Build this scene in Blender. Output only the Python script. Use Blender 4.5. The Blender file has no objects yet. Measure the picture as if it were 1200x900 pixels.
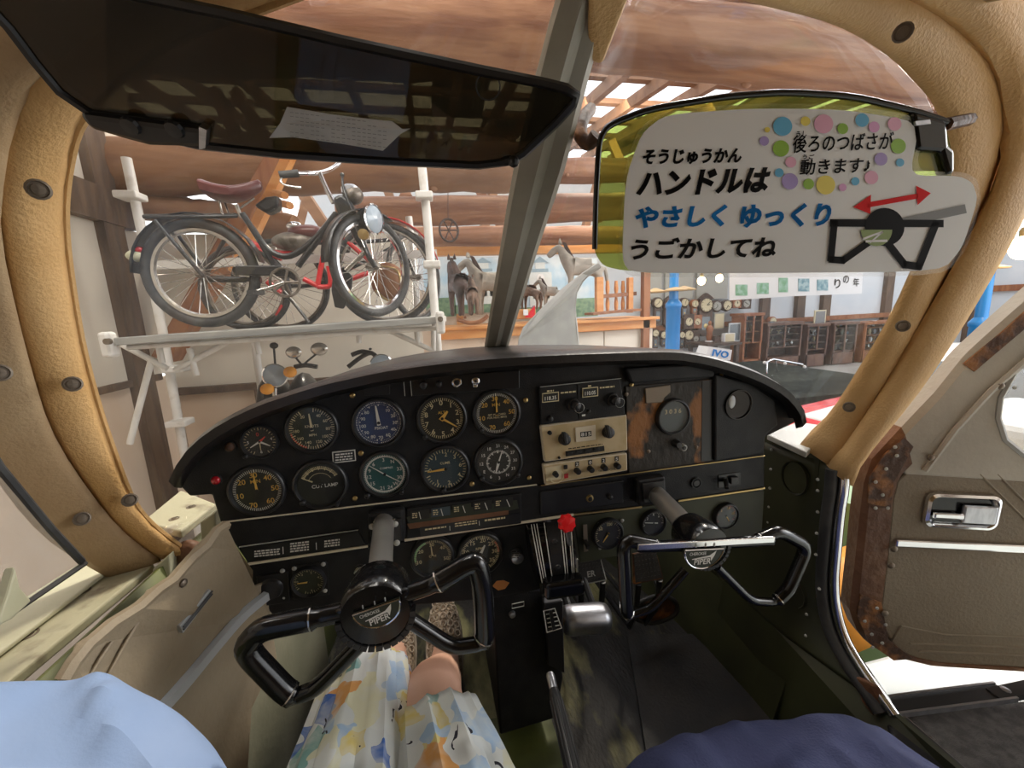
import bpy, bmesh, math, random
from mathutils import Vector, Matrix, noise
random.seed(7)
scene = bpy.context.scene
COL = scene.collection
PI = math.pi
# ---------------------------------------------------------------- camera
FPX = 474.0
YAW, PITCH, ROLL = math.radians(11.4), math.radians(10.3), math.radians(-2.6)
CAM = Vector((0, 0, 1.75))
_f = Vector((math.sin(YAW)*math.cos(PITCH), math.cos(YAW)*math.cos(PITCH), -math.sin(PITCH)))
_r0 = Vector((math.cos(YAW), -math.sin(YAW), 0)); _u0 = _r0.cross(_f)
_r = _r0*math.cos(ROLL)+_u0*math.sin(ROLL); _u = -_r0*math.sin(ROLL)+_u0*math.cos(ROLL)
cd = bpy.data.cameras.new('camera'); cam = bpy.data.objects.new('camera', cd); COL.objects.link(cam)
cd.sensor_width = 36; cd.lens = FPX/1200*36; cd.clip_start = .01; cd.clip_end = 200
cam.matrix_world = Matrix(((_r.x,_u.x,-_f.x,CAM.x),(_r.y,_u.y,-_f.y,CAM.y),(_r.z,_u.z,-_f.z,CAM.z),(0,0,0,1)))
scene.camera = cam
# ---------------------------------------------------------------- world, sun, fill lights, exposure
w = bpy.data.worlds.new('world'); scene.world = w; w.use_nodes = True
bgn = w.node_tree.nodes['Background']; bgn.inputs[0].default_value = (.93,.96,1,1); bgn.inputs[1].default_value = 2.2
sd = bpy.data.lights.new('sun', 'SUN'); sd.energy = 3.0; sd.angle = math.radians(6); sd.color = (1,.9,.75)
sun = bpy.data.objects.new('sun', sd); COL.objects.link(sun)
sun.rotation_euler = Vector((-.45,-.5,-.9)).to_track_quat('-Z','Y').to_euler()
def area(name, loc, target, sx, sy, power, color=(1,1,1)):
    a = bpy.data.lights.new(name, 'AREA'); a.shape = 'RECTANGLE'; a.size = sx; a.size_y = sy; a.energy = power; a.color = color
    o = bpy.data.objects.new(name, a); COL.objects.link(o); o.location = loc
    o.rotation_euler = (Vector(target)-Vector(loc)).to_track_quat('-Z','Y').to_euler()
# unseen area lights added to brighten the cabin, clock wall and bicycles
area('daylight_fill_right', (5.2,-.4,3.4), (.4,.5,1.3), 3, 3, 110, (1,.97,.93))
area('daylight_fill_front', (4.2,2.6,4.1), (-.2,.5,1.5), 2.5, 2.5, 330, (1,.96,.9))
area('fill_clocks', (3.2,5.5,4.2), (3.4,8.8,1.8), 2.5, 1, 90, (1,.88,.68))
area('fill_bicycles', (-.9,.9,4.3), (-1.0,3.2,1.8), 2, 1, 170, (1,.95,.88))
vs = scene.view_settings
vs.view_transform = 'Standard'; vs.look = 'None'; vs.exposure = .2; vs.gamma = 1; vs.use_curve_mapping = False
# ---------------------------------------------------------------- helpers
def ray(px, py): return _r*((px-600)/FPX)+_u*((450-py)/FPX)+_f
def U(px, py, **k):
    """the point of the place seen at a photograph pixel, on a plane X/Y/Z = value (metres from the camera) or pl = (point, normal)"""
    d = ray(px, py)
    if 'pl' in k:
        p, n = k['pl']; return CAM + d*((Vector(p)-CAM).dot(Vector(n))/d.dot(Vector(n)))
    (a, v), = k.items(); i = 'XYZ'.index(a)
    return CAM + d*(v/d[i])
def RZ(z): return CAM.z+z
ORG = {}
def tag(o, label=None, cat=None, group=None, kind=None):
    if label: o['label'] = label
    if cat: o['category'] = cat
    if group: o['group'] = group
    if kind: o['kind'] = kind
    return o
def thing(name, loc, label, cat, group=None, kind=None):
    o = bpy.data.objects.new(name, None); COL.objects.link(o); o.location = loc; ORG[o.name] = Vector(loc)
    o.empty_display_size = .05
    return tag(o, label, cat, group, kind)
class MB:
    def __init__(s): s.v = []; s.f = []; s.m = []
    def add(s, vs, fs, mi=0):
        b = len(s.v); s.v += [Vector(x) for x in vs]; s.f += [tuple(b+i for i in f) for f in fs]; s.m += [mi]*len(fs); return s
    def box(s, c, size, M=None, mi=0):
        c = Vector(c); h = Vector(size)/2
        vs = [Vector((x*h.x,y*h.y,z*h.z)) for x in (-1,1) for y in (-1,1) for z in (-1,1)]
        if M is not None: vs = [M @ v for v in vs]
        return s.add([c+v for v in vs], [(0,1,3,2),(4,6,7,5),(0,4,5,1),(2,3,7,6),(0,2,6,4),(1,5,7,3)], mi)
    def bar(s, a, b, wx, wz, mi=0, up=(0,0,1)):
        a, b = Vector(a), Vector(b); d = (b-a); L = d.length; d.normalize(); up = Vector(up)
        if abs(d.dot(up)) > .98: up = Vector((0,1,0))
        x = d.cross(up).normalized(); z = x.cross(d)
        return s.box((a+b)/2, (wx, L, wz), Matrix((x, d, z)).transposed(), mi)
    def prism(s, poly, off, mi=0):
        n = len(poly); off = Vector(off); poly = [Vector(p) for p in poly]
        return s.add(poly+[p+off for p in poly], [tuple(range(n)), tuple(range(2*n-1, n-1, -1))]+[(i, i+n, (i+1)%n+n, (i+1)%n) for i in range(n)], mi)
    def tube(s, pts, r, n=8, closed=False, mi=0, caps=True):
        pts = [Vector(p) for p in pts]; N = len(pts); vs = []; fs = []
        rr = r if isinstance(r, (list, tuple)) else [r]*N
        up = None
        for i, p in enumerate(pts):
            a = pts[(i-1) % N] if (closed or i > 0) else p; b = pts[(i+1) % N] if (closed or i < N-1) else p
            d = (b-a).normalized()
            if up is None: up = Vector((0,0,1)) if abs(d.z) < .9 else Vector((0,1,0))
            x = d.cross(up).normalized(); y = x.cross(d).normalized(); up = y
            for k in range(n):
                t = 2*PI*k/n; vs.append(p+(x*math.cos(t)+y*math.sin(t))*rr[i])
        for i in range(N if closed else N-1):
            j = (i+1) % N
            for k in range(n): fs.append((i*n+k, i*n+(k+1)%n, j*n+(k+1)%n, j*n+k))
        if caps and not closed: fs += [tuple(range(n-1,-1,-1)), tuple(range((N-1)*n, N*n))]
        return s.add(vs, fs, mi)
    def lathe(s, prof, M, n=24, mi=0, sx=1, sy=1, cap0=False, cap1=False):
        vs = []; fs = []
        for r, h in prof:
            for k in range(n):
                t = 2*PI*k/n; vs.append(M @ Vector((r*math.cos(t)*sx, r*math.sin(t)*sy, h)))
        for i in range(len(prof)-1):
            for k in range(n): fs.append((i*n+k, i*n+(k+1)%n, (i+1)*n+(k+1)%n, (i+1)*n+k))
        if cap0: fs.append(tuple(range(n-1,-1,-1)))
        if cap1: b = (len(prof)-1)*n; fs.append(tuple(range(b, b+n)))
        return s.add(vs, fs, mi)
    def grid(s, rows, mi=0, closed=False):
        m = len(rows[0]); vs = [p for r in rows for p in r]; fs = []
        for i in range(len(rows)-1):
            for k in range(m if closed else m-1): fs.append((i*m+k, i*m+(k+1)%m, (i+1)*m+(k+1)%m, (i+1)*m+k))
        return s.add(vs, fs, mi)
    def ball(s, c, rx, ry=None, rz=None, n=12, m=8, mi=0, M=None):
        ry = ry or rx; rz = rz or rx; rows = []
        for i in range(m+1):
            a = PI*i/m-PI/2; row = []
            for k in range(n):
                t = 2*PI*k/n; q = Vector((rx*math.cos(a)*math.cos(t), ry*math.cos(a)*math.sin(t), rz*math.sin(a)))
                row.append(Vector(c)+(M @ q if M is not None else q))
            rows.append(row)
        return s.grid(rows, mi, True)
    def build(s, name, mat, parent=None, smooth=False, bevel=0, solid=0, sub=0, label=None, cat=None, group=None, kind=None, org=None, segs=2, soff=0):
        if org is not None: org = Vector(org)
        elif parent is not None: org = ORG[parent.name]
        else:
            xs = [v.x for v in s.v]; ys = [v.y for v in s.v]; zs = [v.z for v in s.v]
            org = Vector(((min(xs)+max(xs))/2, (min(ys)+max(ys))/2, min(zs)))
        me = bpy.data.meshes.new(name); me.from_pydata([v-org for v in s.v], [], s.f)
        for m in (mat if isinstance(mat, (list, tuple)) else [mat]): me.materials.append(m)
        for i, p in enumerate(me.polygons):
            p.material_index = s.m[i]; p.use_smooth = smooth
        bm = bmesh.new(); bm.from_mesh(me); bmesh.ops.recalc_face_normals(bm, faces=bm.faces); bm.to_mesh(me); bm.free()
        o = bpy.data.objects.new(name, me); COL.objects.link(o); ORG[o.name] = org
        if parent is not None: o.parent = parent
        else: o.location = org
        if solid:
            md = o.modifiers.new('solidify', 'SOLIDIFY'); md.thickness = solid; md.offset = soff
        if bevel:
            md = o.modifiers.new('bevel', 'BEVEL'); md.width = bevel; md.segments = segs; md.limit_method = 'ANGLE'
        if sub:
            md = o.modifiers.new('subsurf', 'SUBSURF'); md.levels = sub; md.render_levels = sub
        if smooth:
            try: me.set_sharp_from_angle(angle=math.radians(50))
            except Exception: pass
        return tag(o, label, cat, group, kind)
def smooth_path(pts, n=6, closed=False):
    pts = [Vector(p) for p in pts]; out = []; N = len(pts)
    rng = range(N) if closed else range(N-1)
    for i in rng:
        p0 = pts[(i-1)%N] if closed or i > 0 else pts[i]; p1 = pts[i]; p2 = pts[(i+1)%N]
        p3 = pts[(i+2)%N] if closed or i+2 < N else p2
        for k in range(n):
            t = k/n
            out.append(.5*((2*p1)+(p2-p0)*t+(2*p0-5*p1+4*p2-p3)*t*t+(3*p1-p0-3*p2+p3)*t**3))
    if not closed: out.append(pts[-1])
    return out
def rounded(pts, n=4, f=.25):
    """corner-cut a polygon or polyline of points"""
    pts = [Vector(p) for p in pts]; out = []; N = len(pts)
    for i in range(N):
        a, b, c = pts[i-1], pts[i], pts[(i+1)%N]
        for k in range(n+1):
            t = k/n; p = b.lerp(a, f); q = b.lerp(c, f)
            out.append((1-t)**2*p+2*t*(1-t)*b+t*t*q)
    return out
def roundpath(pts, n=4, f=.3):
    pts = [Vector(p) for p in pts]; out = [pts[0]]
    for i in range(1, len(pts)-1):
        a, b, c = pts[i-1], pts[i], pts[i+1]
        for k in range(n+1):
            t = k/n; p = b.lerp(a, f); q = b.lerp(c, f); out.append((1-t)**2*p+2*t*(1-t)*b+t*t*q)
    return out+[pts[-1]]
def resample(pts, n):
    pts = [Vector(p) for p in pts]; L = [0]
    for a, b in zip(pts, pts[1:]): L.append(L[-1]+(b-a).length)
    out = []; j = 0
    for i in range(n):
        t = L[-1]*i/(n-1)
        while j < len(pts)-2 and L[j+1] < t: j += 1
        out.append(pts[j].lerp(pts[j+1], (t-L[j])/max(1e-9, L[j+1]-L[j])))
    return out
def frame(c, x, y):
    x = Vector(x).normalized(); y = Vector(y); y = (y-x*y.dot(x)).normalized(); z = x.cross(y)
    M = Matrix((x, y, z)).transposed().to_4x4(); M.translation = Vector(c); return M
def axis_frame(c, d):
    d = Vector(d).normalized(); up = Vector((0,0,1)) if abs(d.z) < .9 else Vector((0,1,0)); x = up.cross(d).normalized()
    return frame(c, x, d.cross(x))
# flat lettering --------------------------------------------------------------
_tc = {}
def text_mesh(s, bold=0.0, shear=0.0):
    key = (s, bold, shear)
    if key in _tc: return _tc[key]
    cu = bpy.data.curves.new('t', 'FONT'); cu.body = s; cu.offset = bold; cu.shear = shear; cu.resolution_u = 3; cu.fill_mode = 'FRONT'; cu.space_line = .9
    ob = bpy.data.objects.new('t', cu); COL.objects.link(ob)
    dg = bpy.context.evaluated_depsgraph_get(); me = bpy.data.meshes.new_from_object(ob.evaluated_get(dg))
    vs = [v.co.copy() for v in me.vertices]; fs = [tuple(p.vertices) for p in me.polygons]
    bpy.data.objects.remove(ob); bpy.data.curves.remove(cu); bpy.data.meshes.remove(me)
    if vs:
        x0, x1 = min(v.x for v in vs), max(v.x for v in vs); y0, y1 = min(v.y for v in vs), max(v.y for v in vs)
    else: x0 = y0 = 0; x1 = y1 = 1
    _tc[key] = (vs, fs, (x0, x1, y0, y1)); return _tc[key]
def text_fit(mb, s, PL, PR, PT, bold=0., shear=0., mi=0):
    """lettering on the parallelogram: PL lower left, PR lower right, PT upper left"""
    vs, fs, (x0,x1,y0,y1) = text_mesh(s, bold, shear)
    PL = Vector(PL); ex = Vector(PR)-PL; ey = Vector(PT)-PL
    mb.add([PL+ex*((v.x-x0)/(x1-x0))+ey*((v.y-y0)/(y1-y0)) for v in vs], fs, mi)
def text_at(mb, s, M, x, y, h, bold=0., z=0., mi=0, rot=0):
    vs, fs, (x0,x1,y0,y1) = text_mesh(s, bold); k = h/.72; cx, cy = (x0+x1)/2, (y0+y1)/2
    c, sn = math.cos(rot), math.sin(rot)
    mb.add([M @ Vector((x+k*((v.x-cx)*c-(v.y-cy)*sn), y+k*((v.x-cx)*sn+(v.y-cy)*c), z)) for v in vs], fs, mi)
# ---------------------------------------------------------------- materials
def mat(name, c, rough=.5, metal=0., c2=None, scale=20., lo=.4, hi=.6, bump=0., bscale=None, detail=5., stretch=(1,1,1), coat=0., spec=.5, dist=0., c3=None, emit=0.):
    m = bpy.data.materials.new(name); m.use_nodes = True; N = m.node_tree.nodes; L = m.node_tree.links
    b = N['Principled BSDF']; b.inputs['Roughness'].default_value = rough; b.inputs['Metallic'].default_value = metal
    b.inputs['Base Color'].default_value = (*c, 1); b.inputs['Specular IOR Level'].default_value = spec
    if coat: b.inputs['Coat Weight'].default_value = coat; b.inputs['Coat Roughness'].default_value = .08
    if emit: b.inputs['Emission Color'].default_value = (*c, 1); b.inputs['Emission Strength'].default_value = emit
    if c2 is not None or bump:
        tc = N.new('ShaderNodeTexCoord'); mp = N.new('ShaderNodeMapping'); mp.inputs['Scale'].default_value = stretch
        L.new(tc.outputs['Object'], mp.inputs['Vector'])
    if c2 is not None:
        nz = N.new('ShaderNodeTexNoise'); nz.inputs['Scale'].default_value = scale; nz.inputs['Detail'].default_value = detail; nz.inputs['Distortion'].default_value = dist
        L.new(mp.outputs[0], nz.inputs['Vector'])
        cr = N.new('ShaderNodeValToRGB'); cr.color_ramp.elements[0].position = lo; cr.color_ramp.elements[0].color = (*c, 1)
        cr.color_ramp.elements[1].position = hi; cr.color_ramp.elements[1].color = (*c2, 1)
        if c3 is not None:
            e = cr.color_ramp.elements.new(min(.99, hi+.08)); e.color = (*c3, 1)
        L.new(nz.outputs['Fac'], cr.inputs[0]); L.new(cr.outputs[0], b.inputs['Base Color'])
    if bump:
        n2 = N.new('ShaderNodeTexNoise'); n2.inputs['Scale'].default_value = bscale or scale*3; n2.inputs['Detail'].default_value = 4
        L.new(mp.outputs[0], n2.inputs['Vector'])
        bp = N.new('ShaderNodeBump'); bp.inputs['Strength'].default_value = bump; bp.inputs['Distance'].default_value = .01
        L.new(n2.outputs['Fac'], bp.inputs['Height']); L.new(bp.outputs[0], b.inputs['Normal'])
    return m
def clear(name, tint, haze=.05, haze_hi=.2, gloss=.06, scale=3., hazec=(.9,.9,.88), rough=.03):
    """a scratched see-through pane: tinted clear, a dusty film that catches light, and a reflection"""
    m = bpy.data.materials.new(name); m.use_nodes = True; N = m.node_tree.nodes; L = m.node_tree.links; N.clear()
    out = N.new('ShaderNodeOutputMaterial'); t = N.new('ShaderNodeBsdfTransparent'); t.inputs[0].default_value = (*tint, 1)
    d = N.new('ShaderNodeBsdfDiffuse'); d.inputs[0].default_value = (*hazec, 1)
    tr = N.new('ShaderNodeBsdfTranslucent'); tr.inputs[0].default_value = (*hazec, 1)
    a = N.new('ShaderNodeMixShader'); a.inputs[0].default_value = .5; L.new(d.outputs[0], a.inputs[1]); L.new(tr.outputs[0], a.inputs[2])
    mx = N.new('ShaderNodeMixShader')
    tc = N.new('ShaderNodeTexCoord'); nz = N.new('ShaderNodeTexNoise'); nz.inputs['Scale'].default_value = scale; nz.inputs['Detail'].default_value = 8
    L.new(tc.outputs['Object'], nz.inputs['Vector'])
    mr = N.new('ShaderNodeMapRange'); mr.inputs['From Min'].default_value = .38; mr.inputs['From Max'].default_value = .7
    mr.inputs['To Min'].default_value = haze; mr.inputs['To Max'].default_value = haze_hi
    L.new(nz.outputs['Fac'], mr.inputs['Value']); L.new(mr.outputs[0], mx.inputs[0])
    L.new(t.outputs[0], mx.inputs[1]); L.new(a.outputs[0], mx.inputs[2])
    g = N.new('ShaderNodeBsdfGlossy'); g.inputs['Roughness'].default_value = rough; m2 = N.new('ShaderNodeMixShader')
    fr = N.new('ShaderNodeLayerWeight'); fr.inputs[0].default_value = .25
    mu = N.new('ShaderNodeMath'); mu.operation = 'MULTIPLY_ADD'; mu.inputs[1].default_value = gloss*3; mu.inputs[2].default_value = gloss*.35
    L.new(fr.outputs['Facing'], mu.inputs[0]); L.new(mu.outputs[0], m2.inputs[0])
    L.new(mx.outputs[0], m2.inputs[1]); L.new(g.outputs[0], m2.inputs[2]); L.new(m2.outputs[0], out.inputs[0])
    return m
M = dict(
 vinyl=mat('tan_vinyl', (.60,.36,.14), .62, c2=(.68,.43,.19), scale=9, bump=.25, bscale=260),
 vinyl2=mat('tan_vinyl_worn', (.42,.285,.155), .6, c2=(.50,.36,.21), scale=7, bump=.2, bscale=240),
 headliner=mat('headliner', (.42,.30,.13), .8, c2=(.5,.38,.2), scale=6, bump=.3, bscale=200),
 vinylR=mat('tan_vinyl_shaded', (.40,.26,.15), .6, c2=(.48,.33,.19), scale=7, bump=.25, bscale=240),  # darker copy of the tan vinyl, shade put into its colour
 cream=mat('cream_paint', (.46,.45,.31), .45, c2=(.54,.53,.39), scale=8, lo=.35, hi=.6, bump=.08, bscale=60),
 creamchip=mat('chipped_cream_paint', (.46,.44,.31), .5, c2=(.27,.24,.17), scale=26, lo=.55, hi=.68, bump=.1, bscale=80),
 olive=mat('olive_primer', (.045,.05,.02), .5, c2=(.026,.028,.014), scale=7, lo=.35, hi=.65),
 oliveb=mat('bright_olive_primer', (.12,.14,.035), .5, c2=(.075,.085,.025), scale=9),
 board=mat('beige_trim_board', (.33,.265,.18), .6, c2=(.23,.175,.11), scale=5, lo=.38, hi=.72, bump=.15, bscale=120),
 boardlow=mat('grey_green_vinyl', (.25,.24,.17), .5, c2=(.16,.16,.11), scale=4, lo=.4, hi=.7, bump=.1, bscale=90),
 black=mat('black_crackle', (.010,.010,.012), .45, c2=(.018,.018,.019), scale=30, bump=.15, bscale=500, spec=.3),
 blacksat=mat('black_satin', (.012,.012,.014), .3),
 blackgloss=mat('black_gloss', (.005,.005,.006), .2, coat=.25, spec=.4),
 plastic=mat('black_plastic', (.02,.02,.022), .35),
 rubber=mat('rubber', (.025,.025,.027), .6, c2=(.05,.05,.05), scale=20),
 glare=mat('glareshield_black', (.02,.018,.018), .3, c2=(.05,.035,.03), scale=6, lo=.5, hi=.8, bump=.1, bscale=200),
 chrome=mat('chrome', (.8,.8,.82), .12, 1.),
 chrome2=mat('worn_chrome', (.62,.60,.57), .25, 1., c2=(.4,.38,.36), scale=14, lo=.5, hi=.75),
 alu=mat('brushed_aluminium', (.55,.56,.6), .35, 1., c2=(.45,.46,.5), scale=40, stretch=(1,8,1)),
 screw=mat('screw_metal', (.22,.18,.14), .5, .7),
 brass=mat('aged_brass', (.5,.36,.16), .35, 1.),
 white=mat('white_print', (.78,.77,.72), .5),
 creamprint=mat('cream_print', (.72,.62,.38), .5),
 orangeprint=mat('orange_print', (.80,.48,.10), .5),
 redprint=mat('red_print', (.7,.06,.04), .5),
 greenprint=mat('green_print', (.15,.55,.25), .5),
 dial=mat('dial_black', (.018,.018,.016), .5),
 dialblue=mat('dial_blue', (.03,.05,.13), .4),
 dialgreen=mat('dial_green', (.03,.11,.11), .4),
 dialteal=mat('dial_teal', (.04,.065,.08), .35),
 dialolive=mat('dial_olive', (.03,.035,.022), .5),
 dialglass=clear('dial_glass', (.96,.97,.97), .0, .006, .06, 30),
 cabglass=clear('cabinet_glass', (.85,.87,.87), .0, .01, .02, 30),
 steel=mat('steel_tube', (.50,.48,.45), .3, .7, c2=(.36,.34,.32), scale=14, lo=.5, hi=.75),
 tan=mat('tan_radio_face', (.50,.38,.20), .5, c2=(.60,.48,.29), scale=30),
 tanlight=mat('radio_bezel', (.72,.64,.50), .45),
 rustwood=mat('rusty_flaking_panel', (.03,.024,.018), .6, c2=(.32,.13,.035), scale=16, lo=.53, hi=.60, bump=.3, bscale=60, stretch=(1,1,.7)),
 rust=mat('flaking_brown_paint', (.13,.055,.025), .55, c2=(.24,.12,.06), scale=9, lo=.42, hi=.66, bump=.5, bscale=40, c3=(.36,.26,.18)),
 rustdark=mat('rust_patch', (.07,.03,.015), .6, c2=(.30,.12,.03), scale=30, lo=.45, hi=.62, bump=.5, bscale=60),
 doorvinyl=mat('door_brown_vinyl', (.22,.175,.12), .65, c2=(.27,.22,.155), scale=5, bump=.2, bscale=180),
 doortop=mat('door_grey_panel', (.40,.36,.30), .55, c2=(.48,.44,.37), scale=6, bump=.1, bscale=120),
 redknob=mat('red_knob', (.75,.01,.015), .25, coat=.4),
 redlamp=mat('red_lamp', (.45,.01,.02), .2, coat=.5),
 carpet=mat('worn_black_floor', (.016,.014,.012), .6, c2=(.14,.13,.055), scale=5, lo=.50, hi=.58, bump=.4, bscale=60, stretch=(2.4,1,1), c3=(.24,.22,.10)),
 darkfloor=mat('dark_floor_mat', (.02,.019,.018), .6, c2=(.035,.03,.025), scale=8, bump=.2, bscale=150),
 steelgrey=mat('grey_paint_metal', (.42,.42,.40), .45, c2=(.50,.50,.47), scale=10),
 visor=clear('dark_visor_acrylic', (.15,.13,.09), .02, .05, .05, 4, (.3,.3,.25)),
 visor2=clear('amber_green_visor_acrylic', (.55,.60,.30), .05, .15, .06, 6, (.55,.58,.2)),
 windshield=clear('windshield_acrylic', (.97,.97,.96), .004, .04, .05, 2.2),
 windshieldR=clear('scratched_windshield_acrylic', (.95,.96,.97), .005, .04, .05, 2.6),
 windowglass=clear('side_window_acrylic', (.93,.94,.94), .10, .22, .06, 3),
 laminate=clear('laminate_film', (.97,.97,.97), .05, .08, .06, 8),
 paper=mat('white_paper', (.80,.80,.80), .6),
 papergrey=mat('grey_paper', (.40,.40,.40), .7, c2=(.48,.48,.48), scale=30),
 postgrey=mat('post_grey_paint', (.33,.31,.26), .45, c2=(.40,.38,.32), scale=10),
 striptrim=mat('dull_alloy_strip', (.50,.52,.53), .4, .3),
 netcloth=mat('dark_green_cover', (.018,.023,.02), .8, c2=(.04,.046,.04), scale=12, bump=.3, spec=.08),
 ink=mat('black_ink', (.008,.007,.007), .6, spec=.1), inkblue=mat('blue_ink', (.015,.22,.62), .6, spec=.1), inkred=mat('red_ink', (.72,.02,.02), .6, spec=.1),
 inkgrey=mat('grey_ink', (.22,.22,.22), .6),
 log=mat('peeled_log', (.19,.075,.038), .65, c2=(.36,.18,.095), scale=2.6, lo=.36, hi=.64, stretch=(.35,5,5), bump=.4, bscale=9, dist=.6, detail=8),
 log2=mat('brown_log', (.20,.10,.055), .7, c2=(.32,.17,.09), scale=2.2, lo=.3, hi=.7, stretch=(.5,4,4), bump=.4, bscale=9, dist=.6, detail=8),
 timber=mat('dark_timber', (.09,.06,.045), .7, c2=(.14,.09,.06), scale=4, stretch=(4,4,.6), bump=.3, bscale=12),
 redwood=mat('red_brown_timber', (.24,.09,.04), .6, c2=(.33,.14,.06), scale=4, stretch=(3,3,.7), bump=.2, bscale=14),
 orangewood=mat('orange_pine', (.62,.25,.07), .5, c2=(.70,.34,.12), scale=4, stretch=(.6,4,4)),
 plaster=mat('cream_plaster', (.66,.62,.54), .8, c2=(.74,.69,.60), scale=1.2, bump=.1, bscale=30),
 plasterwarm=mat('warm_plaster', (.66,.52,.40), .8, c2=(.72,.60,.49), scale=1.5),
 whitewall=mat('white_wall', (.56,.60,.64), .8, c2=(.62,.64,.66), scale=1.5),
 hallfloor=mat('concrete_floor', (.30,.27,.24), .7, c2=(.38,.35,.31), scale=2, bump=.1),
 whitepipe=mat('white_scaffold_paint', (.74,.72,.69), .4, c2=(.62,.58,.53), scale=18, lo=.55, hi=.72),
 plank=mat('grey_plank', (.28,.29,.29), .55, c2=(.40,.40,.38), scale=5, stretch=(.5,6,6), metal=.3),
 bikeblack=mat('bike_black', (.015,.015,.017), .3, coat=.3), bikered=mat('bike_red', (.62,.02,.025), .3, coat=.4),
 leather=mat('brown_leather', (.10,.03,.03), .35, c2=(.15,.05,.045), scale=12, coat=.2),
 lens=mat('lamp_lens', (.35,.42,.5), .1, coat=.5), blueglass=mat('case_glass', (.12,.15,.17), .12, coat=.3),
 grime=mat('engine_grime', (.12,.10,.08), .45, .5, c2=(.25,.22,.19), scale=20),
 skin=mat('skin', (.63,.36,.25), .5, c2=(.67,.40,.29), scale=12),
 crochet=mat('tan_crochet', (.44,.35,.25), .8, c2=(.20,.14,.09), scale=160, lo=.46, hi=.6, bump=.6, bscale=200),
 sole=mat('shoe_sole', (.38,.32,.25), .7),
 bluecloth=mat('light_blue_cotton', (.20,.29,.48), .85, c2=(.25,.34,.53), scale=6, bump=.06, bscale=500),
 navycloth=mat('navy_cotton', (.035,.045,.12), .85, c2=(.05,.06,.15), scale=8, bump=.3, bscale=300),
 bluepole=mat('blue_enamel', (.02,.28,.75), .3, coat=.4),
 horsebrown=mat('horse_brown', (.10,.06,.04), .7, c2=(.2,.12,.08), scale=8, bump=.3, bscale=40),
 horsegrey=mat('horse_grey', (.28,.26,.22), .7, c2=(.4,.36,.3), scale=9, bump=.3, bscale=40),
 horsedark=mat('horse_dark', (.045,.03,.025), .7, c2=(.09,.05,.04), scale=8),
 clockwood=mat('clock_dark_wood', (.05,.03,.022), .45, c2=(.09,.05,.035), scale=12), clockred=mat('clock_red_wood', (.26,.08,.03), .45, c2=(.34,.13,.05), scale=12),
 clockface=mat('clock_face', (.70,.62,.42), .5), clockgrey=mat('clock_grey_face', (.42,.42,.38), .5),
 cabwood=mat('cabinet_wood', (.10,.05,.035), .5, c2=(.17,.09,.06), scale=5, stretch=(2,2,.6)),
 carred=mat('car_red', (.70,.015,.03), .25, coat=.6), carwhite=mat('car_white', (.82,.82,.80), .3, coat=.4),
 orangecloth=mat('orange_canvas', (.80,.33,.03), .6), yellow=mat('yellow_paint', (.85,.55,.05), .5), green=mat('pale_green_paint', (.25,.42,.20), .5),
 wing=mat('white_wing_paint', (.66,.74,.74), .35, c2=(.72,.79,.78), scale=3), walk=mat('black_wing_walk', (.05,.045,.045), .85, c2=(.09,.085,.08), scale=60, bump=.5, bscale=400),
 bulb=mat('warm_bulb', (1,.72,.35), .4, emit=14.), shade=mat('pale_brass_shade', (.62,.42,.2), .4, c2=(.7,.52,.3), scale=5),
 mural=None)
# ================================================================ SETTING: the museum hall
Wl = thing('wall_left', (-2.25,2.6,0), 'cream plaster wall with dark timber posts left of the bicycles', 'wall', kind='structure')
XL = -2.2
for y0, y1, z0, z1, m in ((-3.2,4.15,.0,1.32,'plasterwarm'), (-3.2,4.15,1.36,2.5,'plaster'), (-3.2,4.15,2.72,4.6,'plaster')):
    MB().box((XL-.06,(y0+y1)/2,(z0+z1)/2), (.1,y1-y0,z1-z0)).build('plaster_panel', M[m], Wl)
MB().box((XL-.02,.4,2.61), (.16,6.9,.24)).build('timber_rail', M['timber'], Wl)
MB().box((XL-.02,3.6,2.3), (.14,.2,4.6)).build('timber_post', M['timber'], Wl)
MB().box((XL-.04,.4,1.34), (.12,6.9,.05)).build('timber_rail', M['timber'], Wl)
Wb = thing('wall_back', (-.6,4.1,0), 'cream plaster wall with dark posts behind the bicycle rack', 'wall', kind='structure')
for x0, x1, z0, z1, m in ((-2.2,-.05,.0,1.15,'plasterwarm'), (-2.2,-.05,1.2,2.5,'plaster')):
    MB().box(((x0+x1)/2,4.1,(z0+z1)/2), (x1-x0,.1,z1-z0)).build('plaster_panel', M[m], Wb)
for x, wd in ((-1.52,.09),(-.6,.08)):
    MB().box((x,4.04,.58), (wd,.14,1.16)).build('timber_post', M['timber'], Wb)
MB().box((-1.1,4.03,1.18), (2.2,.1,.06)).build('timber_rail', M['timber'], Wb)
Wx = thing('wall_rear', (1.5,-3.3,0), 'cream plaster wall of the hall behind the aircraft', 'wall', kind='structure')
MB().box((1.5,-3.3,2.1), (7.6,.1,4.2)).build('plaster_panel', M['plaster'], Wx)
for x in (-2.1,0,2.1,4.2): MB().box((x,-3.22,2.1), (.2,.1,4.2)).build('timber_post', M['timber'], Wx)
Wm = thing('wall_counter', (.9,6.35,0), 'pale boarded wall behind the horse counter', 'wall', kind='structure')
MB().box((.85,6.32,1.05), (2.2,.1,2.1)).build('plaster_panel', M['plasterwarm'], Wm)
for x in (-.2,.5,1.2,1.92): MB().box((x,6.26,1.05), (.1,.05,2.1)).build('timber_post', M['orangewood'], Wm)
fl = MB().box((6,3,-.06), (21,14,.12)).build('floor', M['hallfloor'], label='grey concrete floor of the museum hall', cat='floor', kind='structure')
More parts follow.
